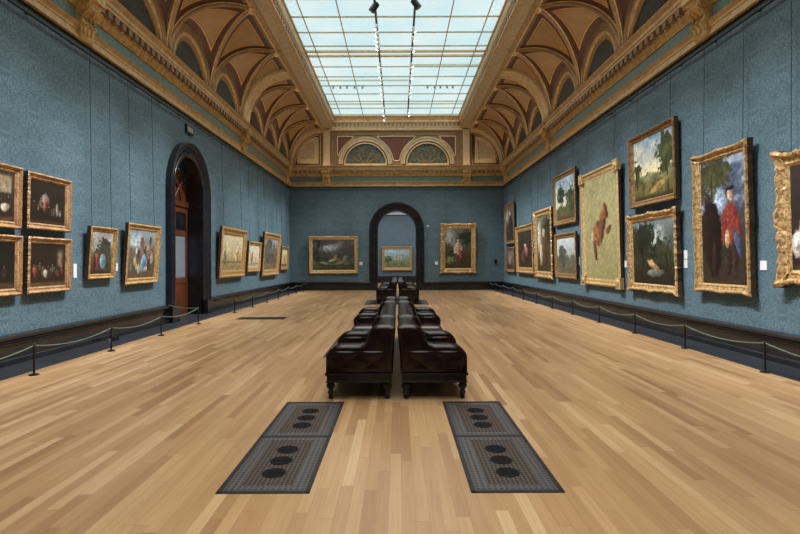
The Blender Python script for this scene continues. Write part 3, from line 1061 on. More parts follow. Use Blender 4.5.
def make_canvas(w, h, y, fw, ops, seed, parent):
    img, nx, ny = paint(w - 2 * fw, h - 2 * fw, ops, seed)
    x0, x1, z0, z1 = -w / 2 + fw - .01, w / 2 - fw + .01, fw - .01, h - fw + .01
    mb = MB()
    mb.grid([[(x0 + (x1 - x0) * a / (nx - 1), y, z0 + (z1 - z0) * b / (ny - 1)) for a in range(nx)] for b in range(ny)])
    o = mb.build('canvas', M['canvas'], parent)
    c = img / 255.0
    lin = np.where(c <= .04045, c / 12.92, ((c + .055) / 1.055) ** 2.4)
    col = np.ones((ny * nx, 4)); col[:, :3] = lin.reshape(-1, 3)
    a = o.data.color_attributes.new('paint', 'FLOAT_COLOR', 'POINT')
    a.data.foreach_set('color', col.ravel().astype(np.float32))
    return o


PROF = {
    'plain': [(0, 0), (0, -.075), (.18, -.095), (.30, -.085), (.42, -.055), (.60, -.05), (.72, -.06), (.80, -.045), (1, -.028)],
    'deep': [(0, 0), (0, -.09), (.12, -.12), (.25, -.12), (.38, -.075), (.66, -.06), (.76, -.07), (.86, -.05), (1, -.03)],
}


def make_frame(w, h, fw, style, mat, parent, carve=0.0, step=.05, depth=1.0, shells=0.0):
    """mitred moulding; carve scallops the outer edge, shells adds corner and centre cartouches"""
    prof = PROF[style]
    mb = MB()
    loop = []
    def side(a, b, n):
        for k in range(n):
            f = k / n
            loop.append((a[0] + (b[0] - a[0]) * f, a[1] + (b[1] - a[1]) * f))
    cor = [(-w / 2, 0), (w / 2, 0), (w / 2, h), (-w / 2, h)]
    nn = [max(2, int(w / step)) * (4 if carve else 1), max(2, int(h / step)) * (4 if carve else 1)] if carve else [1, 1]
    for k in range(4):
        side(cor[k], cor[(k + 1) % 4], nn[k % 2])
    rows = []
    for (t, y) in prof:
        r = []
        o = t * fw
        for (x, z) in loop:
            # inner position by scaling towards inner rectangle
            xi = max(-w / 2 + o, min(w / 2 - o, x)); zi = max(o, min(h - o, z))
            dx, dz, dy = 0, 0, 0
            if carve and t < .95:
                edge = min(w / 2 - abs(x), 1e9); vert = min(z, h - z)
                run = (z if (w / 2 - abs(x)) < 1e-6 else x)
                run += .03 * math.sin(run * 23)
                ph = math.cos(2 * PI * run / step)
                L = h if (w / 2 - abs(x)) < 1e-6 else w
                mid = (z - h / 2) if (w / 2 - abs(x)) < 1e-6 else x
                cr = min(abs(L / 2 - abs(mid)), abs(mid))
                sh = shells * max(0, 1 - (cr / .16) ** 2) if shells else 0
                amp = carve * (.5 + .5 * ph) * (1 - t) + sh * (1 - t)
                if (w / 2 - abs(x)) < 1e-6: dx = math.copysign(amp, x)
                if vert < 1e-6: dz = amp * (1 if z > h / 2 else -1)
                dy = -carve * .8 * ph * math.sin(PI * min(1, t * 1.3)) - sh * .5
            r.append((xi + dx, y * depth + dy * (1 if y < -.001 else 0), zi + dz))
        rows.append(r)
    mb.grid(rows, True)
    o = mb.build('frame', mat, parent, smooth=True, fixn=True)
    o.data.materials.append(M['fr_side'])
    for k in range(len(loop)):
        o.data.polygons[k].material_index = 1  # outer sides coloured dark to stand for the shade on them
    return o


RAILZ, RAILO = 5.52, 0.075


def unpx(x, y):
    return x, y + (x - XH) * 0.0035 - 0.0


def picture(wall, px, style, mat, ops, label, seed, wires=True, fw=None, carve=0.0, shells=0.0, tilt=1.4, blocks=False, cx_end=None, ydist=None):
    """px = (x_left, x_right, ytl, ytr, ybl, ybr) of the frame front measured on the photograph, turned into a place on the wall"""
    xl, xr, ytl, ytr, ybl, ybr = px
    if wall == 'far':
        D = (ydist or YE) - .12
        x0, x1 = (xl - XH) * D / F + CAMX, (xr - XH) * D / F + CAMX
        zt = CAMZ + (YH - (ytl + ytr) / 2) * D / F; zb = CAMZ + (YH - (ybl + ybr) / 2) * D / F
        w, h = x1 - x0, zt - zb
        loc = ((x0 + x1) / 2, (ydist or YE) - .03, zb); rz = 0
    else:
        s = -1 if wall == 'left' else 1
        h = 1.5
        def zz(x, y, d):
            return CAMZ + (YH - (y + (x - XH) * .0035)) * d / F
        for it in range(3):
            XP = W - .03 - (.10 if style == 'deep' else .08) - h / 2 * math.sin(math.radians(tilt))
            d0, d1 = abs(s * XP - CAMX) * F / abs(xl - XH), abs(s * XP - CAMX) * F / abs(xr - XH)
            zt = (zz(xl, ytl, d0) + zz(xr, ytr, d1)) / 2; zb = (zz(xl, ybl, d0) + zz(xr, ybr, d1)) / 2
            w, h = abs(d1 - d0), zt - zb
        loc = (s * (W - .03), (d0 + d1) / 2, zb); rz = PI / 2 if s < 0 else -PI / 2
    fw = fw or .11 * min(w, h)
    root = empty('framed_picture', loc, (math.radians(tilt), 0, rz))
    make_frame(w, h, fw, style, M[mat], root, carve, step=.17 if carve > .01 else .05, shells=shells)
    make_canvas(w, h, -.034, fw, ops, seed, root)
    mb = MB(); mb.box(-w / 2 + .03, w / 2 - .03, -.02, 0.0, .03, h - .03)
    mb.build('backboard', M['fr_side'], root)
    if blocks:
        for (a, b) in ((-1, 0), (1, 0), (1, 1), (-1, 1)):
            mb = MB(); q = fw * 1.25
            xa = a * w / 2; za = b * h
            mb.box(min(xa + .03 * a, xa - a * q), max(xa + .03 * a, xa - a * q), -.115, -.01, (za - q if b else za - .03), (za + .03 if b else za + q))
            mb.lathe([(q * .34, 0), (q * .3, .02), (.01, .03)], 0, 0, 12)
            n0 = 8
            # turn the rosette onto the block face
            for i in range(n0, len(mb.v)):
                vx, vy, vz = mb.v[i]
                mb.v[i] = (xa - a * q * .5 + vx, -.115 - vz, (za - q * .5 if b else za + q * .5) + vy)
            mb.build('corner_block', M[mat], root, fixn=True)
    if wires:
        R = Matrix.Translation(Vector(loc)) @ Euler((math.radians(tilt), 0, rz)).to_matrix().to_4x4()
        Ri = R.inverted()
        for f in (-.36, .36):
            top_l = Vector((f * w, -.012, h - .05)); tw = R @ top_l
            if wall == 'far': up = Vector((tw.x, (ydist or YE) - RAILO, RAILZ - .022))
            else: up = Vector((s * (W - RAILO), tw.y, RAILZ - .022))
            mb = MB(); mb.tube([tuple(top_l), tuple(Ri @ up)], .0065, 5)
            mb.build('hanging_chain', M['wire'], root)
    tag(root, label, 'painting')
    return root


K = (34, 27, 21)
SKIN = [(140, 106, 82), (120, 52, 42), (150, 142, 128), (84, 92, 100), (112, 88, 58), (70, 52, 40), (60, 46, 38)]
# left wall: stack of four
picture('left', (-35, 22.5, 154, 168, 226, 227), 'plain', 'fr_red',
        [('grad', (44, 34, 26), (70, 62, 50), 0, 1), ('band', .5, .95, .55, .95, (150, 132, 104), .05), ('crowd', 9, .22, .45, .08, SKIN), ('blob', .78, .28, .12, .09, .2, (176, 168, 152), .6), ('band', 0, 1, -.1, .12, (84, 64, 44), .06)],
        'red-gold framed dark street scene with pale facade, upper one at the left edge', 11, wires=False, fw=.11, carve=.008)
picture('left', (28.3, 71.4, 170.5, 181.5, 229.3, 230.9), 'plain', 'fr_red',
        [('grad', (40, 32, 25), (46, 40, 33), 0, 1), ('blob', .42, .52, .12, .2, 0, (128, 112, 100), .8), ('crowd', 10, .25, .5, .065, SKIN), ('blob', .45, .45, .05, .1, 0, (128, 46, 38), .6), ('blob', .76, .36, .04, .16, 0, (140, 132, 116), .6), ('band', 0, 1, -.1, .1, (62, 48, 34), .05)],
        'red-gold framed dark interior with one red figure, upper right of the stack of four', 12, wires=False, fw=.11, carve=.008)
picture('left', (-35, 22.5, 233, 235.2, 302, 292.4), 'plain', 'fr_red',
        [('grad', (38, 32, 27), (30, 26, 23), 0, 1), ('crowd', 5, .3, .45, .1, [(90, 78, 62), (120, 104, 84), (70, 58, 46)]), ('band', 0, 1, -.1, .15, (74, 56, 38), .05)],
        'red-gold framed almost black interior, lower one at the left edge', 13, wires=False, fw=.11, carve=.008)
picture('left', (28.3, 71.4, 236.3, 239.5, 294, 290.2), 'plain', 'fr_red',
        [('grad', (50, 36, 26), (44, 36, 30), 0, 1), ('band', .72, .95, .4, .9, (150, 128, 96), .12), ('crowd', 13, .22, .45, .065, SKIN), ('blob', .42, .3, .07, .12, 0, (150, 144, 128), .7), ('blob', .14, .33, .05, .15, 0, (118, 52, 42), .6), ('band', 0, 1, -.1, .12, (88, 64, 42), .05)],
        'red-gold framed dark room crowded with pale figures, lower right of the stack of four', 14, wires=False, fw=.11, carve=.008)
picture('left', (90, 116.8, 225.5, 228.2, 279.5, 277.3), 'plain', 'fr_gold',
        [('grad', (70, 60, 44), (150, 150, 142), .2, .9), ('cloud', (190, 188, 178), .55, 4, .5), ('tree', .6, .5, .42, (62, 62, 50)), ('blob', .3, .3, .12, .2, 0, (150, 62, 50), .4), ('blob', .58, .3, .15, .2, .2, (96, 136, 150), .4), ('blob', .2, .25, .08, .2, 0, (70, 40, 36), .4), ('band', 0, 1, -.1, .1, (54, 44, 34), .06)],
        'small gold framed pair of figures in red and blue, beside the stack of four', 15, tilt=4)
picture('left', (127.2, 159.6, 222, 226.8, 285.5, 281.8), 'plain', 'fr_gold',
        [('grad', (90, 76, 56), (130, 146, 152), .3, .9), ('band', 0, .45, .6, .95, (160, 184, 196), .1), ('crowd', 11, .45, .85, .09, [(150, 62, 50), (206, 196, 178), (86, 96, 84), (170, 140, 84), (70, 52, 40)]), ('crowd', 10, .15, .45, .1, [(104, 136, 156), (200, 176, 120), (150, 60, 44), (60, 44, 36), (190, 184, 160)]), ('blob', .55, .3, .1, .22, -.3, (106, 150, 176), .5)],
        'gold framed crowd of bright figures, between the small pair and the door', 16, tilt=4)
picture('left', (221.2, 246, 226.2, 230, 278.6, 276.2), 'deep', 'fr_gold',
        [('grad', (168, 140, 92), (206, 196, 164), .1, .8), ('cloud', (224, 206, 160), .6, 3, .3), ('blob', .15, .35, .06, .28, 0, (120, 110, 86), .8), ('blob', .72, .42, .08, .3, .1, (212, 184, 104), .9), ('band', 0, 1, .18, .28, (112, 98, 74), .05), ('band', 0, 1, -.1, .16, (150, 136, 96), .06)],
        'deep gold framed pale golden harbour view, first beyond the black door', 17, tilt=4, fw=.28)
picture('left', (248.6, 261, 241, 242.2, 272.3, 271.2), 'plain', 'fr_gold',
        [('grad', (196, 180, 128), (206, 200, 176), .1, .8), ('blob', .3, .45, .12, .3, 0, (160, 130, 104), .8), ('band', 0, 1, .1, .24, (120, 136, 150), .06), ('blob', .7, .35, .07, .2, 0, (206, 176, 120), .7)],
        'small gold framed pale hazy scene, left wall, second beyond the black door', 18, tilt=4, fw=.18)
picture('left', (263.9, 280, 232.2, 234.3, 276.7, 274.4), 'deep', 'fr_gold',
        [('grad', (92, 92, 74), (140, 150, 152), .2, .9), ('cloud', (170, 172, 164), .5, 4, .5), ('tree', .3, .5, .3, (84, 84, 74)), ('tree', .75, .45, .25, (96, 88, 72)), ('band', 0, 1, -.1, .25, (112, 100, 72), .08)],
        'deep gold framed grey landscape on the left wall, third beyond the black door', 19, tilt=4, fw=.3)
picture('left', (281.6, 288.6, 246, 247, 270.4, 269.5), 'plain', 'fr_gold',
        [('grad', (180, 150, 96), (214, 196, 150), .1, .8), ('blob', .5, .5, .2, .2, 0, (200, 150, 90), .8), ('band', 0, 1, -.1, .2, (120, 96, 64), .08)],
        'small gold framed golden scene on the left wall, nearest the far corner', 20, tilt=4, fw=.18)
# far wall
picture('far', (309, 358, 236, 236, 273.4, 273.4), 'deep', 'fr_pale',
        [('grad', (58, 60, 52), (84, 88, 92), .2, .9), ('cloud', (160, 164, 166), .5, 3, .4), ('blob', .5, .74, .26, .13, .1, (150, 158, 164), 1.8), ('cloud', (84, 86, 90), .5, 5, .5), ('blob', .08, .55, .1, .5, 0, (62, 64, 66), .9), ('hill', (88, 94, 76), .36, .3, 7), ('hill', (70, 76, 56), .24, .3, 9), ('blob', .5, .34, .16, .035, .35, (170, 170, 150), 1.6), ('blob', .3, .22, .14, .035, -.25, (146, 160, 116), 1.6), ('blob', .68, .25, .14, .035, .3, (146, 140, 112), 1.6), ('blob', .56, .44, .06, .07, .4, (150, 118, 82), 1.2), ('blob', .8, .4, .08, .06, .2, (130, 134, 120), 1.6)],
        'wide pale gold framed stormy sea on the far wall left of the arch', 21, tilt=2.5, fw=.2)
picture('far', (440.8, 475.8, 224.2, 224.2, 273, 273), 'deep', 'fr_carved',
        [('grad', (64, 60, 40), (112, 116, 108), .3, .9), ('blob', .25, .75, .25, .25, .3, (150, 156, 156), 1.2), ('tree', .85, .8, .3, (44, 54, 40)), ('tree', .2, .45, .2, (70, 80, 52)), ('blob', .22, .2, .2, .1, 0, (110, 130, 64), 1), ('fig', .5, .1, .68, (200, 170, 148), (104, 70, 58)), ('blob', .6, .36, .1, .12, .3, (126, 76, 66), .5), ('band', 0, 1, -.1, .1, (74, 60, 36), .05)],
        'ornate gold framed portrait of a pale standing figure, far wall right of the arch', 22, tilt=2.5, fw=.26, carve=.03, shells=.04)
picture('far', (381.8, 412.3, 246.5, 246.5, 270.5, 270.5), 'deep', 'fr_gold',
        [('grad', (120, 132, 84), (150, 186, 206), .3, .85), ('cloud', (214, 222, 222), .5, 4, .5), ('band', .34, .8, .42, .74, (150, 150, 140), .02), ('band', .4, .44, .44, .7, (196, 196, 186), .01), ('band', .52, .56, .44, .7, (196, 196, 186), .01), ('band', .64, .68, .44, .7, (196, 196, 186), .01), ('tree', .12, .45, .16, (84, 100, 66)), ('crowd', 9, .12, .28, .05, SKIN), ('band', 0, 1, -.1, .1, (106, 112, 70), .05)],
        'gold framed view of a pale building seen through the arch in the next room', 23, tilt=2.5, fw=.22, ydist=38.0, wires=False)
# right wall, from the far corner to the camera
picture('right', (504.7, 514, 205, 202, 245.2, 242.7), 'plain', 'fr_dark',
        [('grad', (56, 46, 36), (96, 90, 80), .2, .9), ('blob', .25, .7, .2, .2, 0, (150, 150, 146), 1), ('blob', .6, .45, .2, .4, 0, (52, 40, 32), .5), ('blob', .55, .8, .08, .07, 0, (196, 156, 126), .3)],
        'dark full-length figure in a dull gold frame, right wall, upper one at the far corner', 31, fw=.18)
picture('right', (505.2, 514, 248, 247.4, 271, 273), 'plain', 'fr_dark',
        [('grad', (76, 66, 56), (104, 100, 96), .2, .9), ('blob', .5, .5, .25, .3, 0, (140, 110, 92), .7), ('band', 0, 1, -.1, .2, (66, 52, 40), .08)],
        'small dull gold framed scene on the right wall, lower one at the far corner', 32, fw=.16, wires=False)
picture('right', (515.7, 532.7, 226.4, 223.6, 272.4, 274.4), 'deep', 'fr_gold',
        [('grad', (46, 38, 32), (56, 50, 46), .1, .9), ('blob', .55, .42, .16, .18, .2, (176, 96, 84), .6), ('blob', .52, .6, .07, .06, 0, (206, 162, 138), .3), ('blob', .4, .3, .2, .2, 0, (88, 58, 46), .7), ('band', 0, 1, -.1, .1, (60, 48, 36), .05)],
        'gold framed dark picture with one pink-red seated figure, right wall near the corner', 33, fw=.28)
picture('right', (534, 551.4, 211.6, 208.2, 276.3, 279.2), 'deep', 'fr_carved',
        [('grad', (72, 62, 40), (110, 112, 88), .2, .9), ('blob', .2, .6, .15, .3, 0, (176, 180, 156), 1), ('tree', .8, .75, .3, (58, 60, 40)), ('blob', .55, .4, .2, .3, 0, (96, 66, 44), .5), ('blob', .5, .7, .1, .08, 0, (200, 160, 130), .3), ('blob', .3, .3, .1, .22, 0, (190, 176, 140), .5), ('band', 0, 1, -.1, .12, (70, 54, 34), .05)],
        'tall carved gold frame holding green and brown full-length figures, right wall', 34, fw=.26, carve=.03)
picture('right', (553.4, 575.3, 175.8, 168.5, 225.2, 223.7), 'plain', 'fr_dark',
        [('grad', (206, 206, 176), (146, 176, 196), .3, .9), ('cloud', (222, 226, 222), .5, 4, .4), ('hill', (96, 98, 58), .36, .3, 4), ('tree', .3, .68, .2, (58, 66, 44)), ('tree', .82, .42, .25, (80, 84, 50)), ('band', 0, 1, -.1, .14, (84, 72, 44), .06)],
        'brown-gold framed landscape with one dark tree on pale sky, upper of a stacked pair', 35, fw=.19)
picture('right', (554.6, 575.8, 234.2, 231.8, 276.8, 280.3), 'plain', 'fr_dark',
        [('grad', (150, 152, 140), (176, 192, 196), .3, .9), ('cloud', (206, 210, 206), .5, 3, .4), ('hill', (92, 92, 78), .5, .5, 6), ('tree', .3, .5, .22, (84, 88, 78)), ('band', 0, 1, -.1, .18, (106, 92, 66), .08)],
        'brown-gold framed misty grey landscape, lower of the stacked pair beside the olive picture', 36, fw=.19, wires=False)
picture('right', (581.2, 619.2, 175.3, 161, 284.2, 287.6), 'plain', 'fr_pale',
        [('grad', (152, 142, 92), (164, 156, 108), 0, 1), ('blob', .44, .44, .17, .12, .5, (132, 84, 52), .35), ('blob', .58, .56, .1, .12, -.3, (126, 80, 48), .35), ('blob', .67, .66, .06, .09, .5, (118, 74, 46), .3), ('blob', .34, .27, .05, .12, .2, (108, 68, 44), .3), ('blob', .74, .46, .1, .035, .4, (116, 74, 48), .4), ('blob', .25, .38, .03, .1, 0, (186, 176, 146), .5), ('blob', .37, .15, .03, .03, 0, (170, 158, 128), .4)],
        'very large picture of a brown shape on plain olive ground, gold frame with corner blocks', 37, fw=.21, blocks=True, tilt=1.5)
picture('right', (629.2, 674.8, 139.4, 116.4, 207.8, 200.2), 'deep', 'fr_dark',
        [('grad', (228, 206, 150), (126, 160, 186), .38, .95), ('cloud', (216, 214, 196), .5, 3, .5), ('hill', (112, 116, 78), .42, .25, 4), ('hill', (94, 86, 46), .3, .3, 3), ('tree', .84, .62, .26, (70, 78, 44)), ('tree', .07, .5, .14, (58, 62, 38)), ('blob', .7, .2, .3, .06, .3, (150, 122, 66), 1), ('band', 0, 1, -.1, .08, (60, 52, 30), .05)],
        'brown framed sunny hill landscape with glowing sky, right wall, upper of two', 38, fw=.15)
picture('right', (628, 676, 216.4, 209.3, 288.2, 294.3), 'deep', 'fr_carved',
        [('grad', (44, 46, 34), (110, 122, 122), .3, .95), ('blob', .65, .72, .22, .2, .3, (150, 160, 158), 1.2), ('tree', .25, .62, .34, (40, 44, 32)), ('tree', .82, .5, .22, (54, 56, 36)), ('hill', (40, 38, 26), .3, .3, 4), ('blob', .5, .3, .16, .06, -.4, (176, 140, 84), 1), ('blob', .55, .18, .22, .06, 0, (110, 116, 100), 1), ('band', 0, 1, -.1, .1, (40, 34, 24), .05)],
        'carved bright gold framed dark woodland, right wall, lower of two beside olive picture', 39, fw=.16, carve=.022, shells=.035, wires=False)
picture('right', (694, 748.2, 157.9, 140.2, 290.5, 294.4), 'deep', 'fr_carved',
        [('grad', (54, 46, 36), (74, 90, 122), .25, .9), ('cloud', (168, 184, 200), .48, 3, .45), ('tree', .25, .88, .4, (66, 66, 38)), ('blob', .46, .66, .18, .1, .3, (150, 174, 198), 1), ('blob', .24, .38, .24, .32, .1, (36, 24, 22), .45), ('blob', .3, .2, .06, .16, 0, (52, 34, 28), .5), ('fig', .68, .05, .72, (140, 54, 46), (56, 42, 36)), ('blob', .6, .36, .05, .07, 0, (190, 164, 112), .4), ('blob', .82, .32, .06, .12, .3, (70, 84, 120), .6), ('band', 0, 1, -.1, .07, (58, 46, 32), .05)],
        'very tall carved gold framed portrait of a figure in a red coat, right wall', 40, fw=.15, carve=.012, shells=.02)
picture('right', (777, 862, 158, 130, 279.2, 292), 'deep', 'fr_carved',
        [('grad', (40, 32, 28), (58, 48, 44), .1, .9), ('blob', .3, .35, .16, .2, 0, (190, 160, 120), .5), ('blob', .25, .5, .08, .07, 0, (214, 178, 150), .2), ('blob', .45, .6, .1, .14, 0, (210, 196, 180), .4), ('blob', .12, .25, .12, .14, 0, (206, 196, 184), .5), ('blob', .7, .45, .16, .25, 0, (120, 50, 44), .5), ('band', 0, 1, -.1, .08, (78, 58, 40), .05)],
        'heavily carved gold frame cut by the right picture edge, dark with pale figures', 41, fw=.2, carve=.026, shells=.05)

# picture rail (round rod on brackets) along three walls
for nm, a, b, n in (('left', (-W, Y0), (-W, YE - .1), (1, 0)), ('right', (W, Y0), (W, YE - .1), (-1, 0)), ('far', (-W + .1, YE), (W - .1, YE), (0, -1))):
    root = empty('picture_rail', ((a[0] + b[0]) / 2, (a[1] + b[1]) / 2, RAILZ))
    L = math.hypot(b[0] - a[0], b[1] - a[1])
    def P(f, o, z):
        return (a[0] + (b[0] - a[0]) * f + n[0] * o - root.location.x, a[1] + (b[1] - a[1]) * f + n[1] * o - root.location.y, z)
    mb = MB(); mb.tube([P(0, RAILO, .005), P(1, RAILO, .005)], .017, 8); mb.build('rail', M['blackmetal'], root)
    k = int(L / 1.1)
    for i in range(k):
        f = (i + .5) / k
        mb = MB(); mb.tube([P(f, 0, .03), P(f, RAILO + .012, .005)], .02, 6); mb.build('bracket', M['blackmetal'], root)
    tag(root, {'left': 'black picture rail rod high along the left wall', 'right': 'black picture rail rod high along the right wall', 'far': 'black picture rail rod high along the far wall above the arch'}[nm], 'picture rail')


# wall labels
def wall_label(wall, px, py, wv, hv, label):
    mb = MB()
    if wall == 'far':
        x = (px - XH) * YE / F + CAMX; z = CAMZ + (YH - py) * YE / F
        mb.box(x - wv / 2, x + wv / 2, YE - .012, YE, z - hv / 2, z + hv / 2)
    else:
        s = -1 if wall == 'left' else 1
        d = abs(s * W - CAMX) * F / abs(px - XH)
        z = CAMZ + (YH - (py + (px - XH) * .0035)) * d / F
        xa, xb = s * W, s * (W - .012)
        mb.box(min(xa, xb), max(xa, xb), d - wv / 2, d + wv / 2, z - hv / 2, z + hv / 2)
    tag(mb.build('mounted_label', M['paper']), label, 'wall label', 'white wall labels beside the paintings')


wall_label('left', 74.6, 270.8, .09, .26, 'white wall label right of the stack of four pictures')
wall_label('left', 115.9, 267, .1, .16, 'white wall label between the two small gold framed pictures before the door')
wall_label('far', 361, 263.3, .17, .17, 'white wall label on the far wall right of the stormy sea')
wall_label('far', 436.4, 263.2, .17, .17, 'white wall label on the far wall left of the pale standing figure')
wall_label('right', 579.4, 261, .12, .26, 'tall white wall label left of the olive picture')
wall_label('right', 626, 264, .12, .17, 'white wall label right of the olive picture')
wall_label('right', 686, 254.5, .13, .17, 'upper of two white wall labels left of the red-coated portrait')
wall_label('right', 686, 263.8, .13, .17, 'lower of two white wall labels left of the red-coated portrait')
wall_label('right', 764, 265.4, .15, .15, 'white wall label right of the red-coated portrait')
# door sign, camera, alarm button, socket
mb = MB(); Yc = 14.55
root = empty('door_sign', (-W, Yc, 5.32))
mb = MB(); mb.box(0, .06, -.24, .24, -.11, .11); mb.build('case', M['blackmetal'], root)
mb = MB(); mb.box(.06, .064, -.19, .19, -.07, .07); mb.build('face', simple('grey_sign_face', srgb(150, 150, 146), .4, var=.1), root)
tag(root, 'small black sign box with a grey face above the left door', 'sign')
mb = MB(); x = (428 - XH) * YE / F + CAMX; z = CAMZ + (YH - 226.2) * YE / F
mb.tube([(x, YE, z), (x, YE - .06, z)], .03, 8); mb.tube([(x - .09, YE - .07, z), (x + .07, YE - .09, z - .01)], .03, 10)
tag(mb.build('mounted_camera', M['white']), 'small white security camera on the far wall beside the arch', 'camera')
mb = MB(); x = (495.5 - XH) * YE / F + CAMX; z = CAMZ + (YH - 261.7) * YE / F
mb.box(x - .07, x + .07, YE - .04, YE, z - .11, z + .11); mb.tube([(x, YE - .05, z), (x, YE - .04, z)], .04, 10)
tag(mb.build('mounted_box', M['blackmetal'], bevel=.01), 'small dark box on the far wall near the right corner', 'box')
root = empty('floor_socket', (-5.6, 10.1, .0045))
mb = MB(); mb.box(-.05, .05, -.02, .2, 0, .085); mb.build('case', M['blackmetal'], root, bevel=.008)
mb = MB(); mb.box(-.02, .03, -.09, -.03, 0, .06); mb.tube([(0, -.03, .04), (0, -.018, .04)], .012, 8); mb.build('plug', M['doorglass'], root, bevel=.006)
tag(root, 'black socket box with a grey plug on the dark border by the left wall', 'socket')

# ------------------------------------------------------------------ barriers
def make_post():
    root = empty('barrier_post', (0, 0, 0))
    mb = MB(); mb.lathe([(.064, 0), (.064, .012), (.045, .02), (.02, .03)], 0, 0, 20); mb.build('base', M['blackmetal'], root, smooth=True)
    mb = MB(); mb.lathe([(.014, .02), (.014, .40)], 0, 0, 12); mb.build('rod', M['blackmetal'], root, smooth=True)
    mb = MB(); mb.lathe([(.016, .395), (.022, .40), (.022, .425), (.014, .435)], 0, 0, 12); mb.build('cap', M['blackmetal'], root, smooth=True)
    return root


RZ = .41
def rope_mb(pts, sag=.085):
    """cord sagging through the given anchors"""
    path = []
    for a, b in zip(pts[:-1], pts[1:]):
        d = math.hypot(a[0] - b[0], a[1] - b[1]); sg = sag * min(1, d / 1.9)
        n = 14
        for k in range(n):
            f = k / n
            path.append((a[0] + (b[0] - a[0]) * f, a[1] + (b[1] - a[1]) * f, a[2] + (b[2] - a[2]) * f - sg * 4 * f * (1 - f)))
    path.append(pts[-1])
    mb = MB(); mb.tube(path, .0095, 6)
    return mb


post0 = make_post()
PX = 5.06
first = True
leftA = [5.15, 7.09, 9.0, 10.9, 12.92]
leftB = [15.8, 17.75, 19.7, 21.6, 23.5, 25.4, 27.3]
right = [5.2, 7.1, 9.08, 11.0, 12.95, 14.9, 16.85, 18.8, 20.75, 22.7, 24.65, 26.6]
def place_posts(x, ys, fmt, group, start=0):
    global first
    for k, y in enumerate(ys):
        if first:
            o = post0; first = False
        else:
            o = copy_tree(post0)
        o.location = (x, y, .001)
        tag(o, fmt % ORD[k], 'barrier post', group)
place_posts(-4.98, leftA[1:], 'slim black rope post by the left wall before the door, %s from the camera', 'barrier posts along the left wall')
place_posts(-4.98, leftB, 'slim black rope post by the left wall, %s beyond the door', 'barrier posts along the left wall')
place_posts(5.15, right[1:], 'slim black rope post by the right wall, %s from the camera', 'barrier posts along the right wall')
tag(rope_mb([(-4.98, y, RZ) for y in leftA] + [(-W + .1, 13.05, .47)]).build('barrier_rope', M['rope'], smooth=True), 'sagging green barrier cord by the left wall, before the door', 'rope')
tag(rope_mb([(-W + .1, 16.3, .47)] + [(-4.98, y, RZ) for y in leftB] + [(-4.98 + .1, YE - .1, RZ)]).build('barrier_rope', M['rope'], smooth=True), 'sagging green barrier cord by the left wall, beyond the door', 'rope')
tag(rope_mb([(5.15, y, RZ) for y in right] + [(5.15 - .1, YE - .1, RZ)]).build('barrier_rope', M['rope'], smooth=True), 'sagging green barrier cord along the whole right wall', 'rope')

# ------------------------------------------------------------------ floor grilles
def make_grille(L=2.235, w=.63):
    """local: x across, y away from camera from 0"""
    root = empty('floor_grille', (0, 0, 0))
    hw = w / 2
    mb = MB()
    for (x0, x1, y0, y1) in ((-hw, -hw + .03, 0, L), (hw - .03, hw, 0, L), (-hw, hw, 0, .03), (-hw, hw, L - .03, L), (-hw, hw, L / 2 - .02, L / 2 + .02)):
        mb.box(x0, x1, y0, y1, -.02, .006)
    mb.build('frame', M['iron'], root)
    for j in range(2):
        y0 = .03 + j * (L / 2 - .02); y1 = y0 + L / 2 - .05
        mb = MB(); mb.box(-hw + .03, hw - .03, y0, y1, -.02, .003)
        p = mb.build('panel', M['grille'], root)
        mb = MB()
        for (xa, xb, ya, yb) in ((-hw + .04, -hw + .13, y0 + .01, y1 - .01), (hw - .13, hw - .04, y0 + .01, y1 - .01), (-hw + .13, hw - .13, y0 + .01, y0 + .09), (-hw + .13, hw - .13, y1 - .09, y1 - .01)):
            mb.box(xa, xb, ya, yb, 0, .0045)
        mb.build('border', M['border'], p)
        for k in (-1, 0, 1):
            yc = (y0 + y1) / 2 + k * .235
            mb = MB(); mb.lathe([(.088, .003), (.088, .006), (.076, .007), (.07, .0055), (.02, .0055), (.015, .008), (.004, .008)], 0, yc, 28)
            for a in range(8):
                an = a * PI / 4
                mb.tube([(.02 * math.cos(an), yc + .02 * math.sin(an), .005), (.07 * math.cos(an), yc + .07 * math.sin(an), .005)], .0025, 4)
            mb.build('medallion', M['disc'], p)
    return root


g0 = make_grille()
spots = [(-.85, 3.43, 'left', 'in the floor nearest the camera'), (.865, 3.43, 'right', 'in the floor nearest the camera'),
         (-.85, 8.35, 'left', 'partly under the first pair of sofas'), (.865, 8.35, 'right', 'partly under the first pair of sofas'),
         (-.85, 18.6, 'left', 'beside the far pair of sofas'), (.865, 18.6, 'right', 'beside the far pair of sofas')]
for k, (x, y, sd, d) in enumerate(spots):
    o = g0 if k == 0 else copy_tree(g0)
    o.location = (x, y, 0)
    tag(o, 'dark iron floor grille %s, %s one of two' % (d, sd), 'floor grille', 'iron floor grilles')
mb = MB(); mb.box(-4.36, -3.06, 13.95, 14.5, -.02, .005)
for k in range(26):
    mb.box(-4.33 + k * .049, -4.31 + k * .049, 13.98, 14.47, .005, .008)
tag(mb.build('floor_vent', M['iron']), 'narrow dark floor vent set crosswise before the left door', 'floor vent')

# ------------------------------------------------------------------ sofas
def rounded_profile(pts):
    return pts


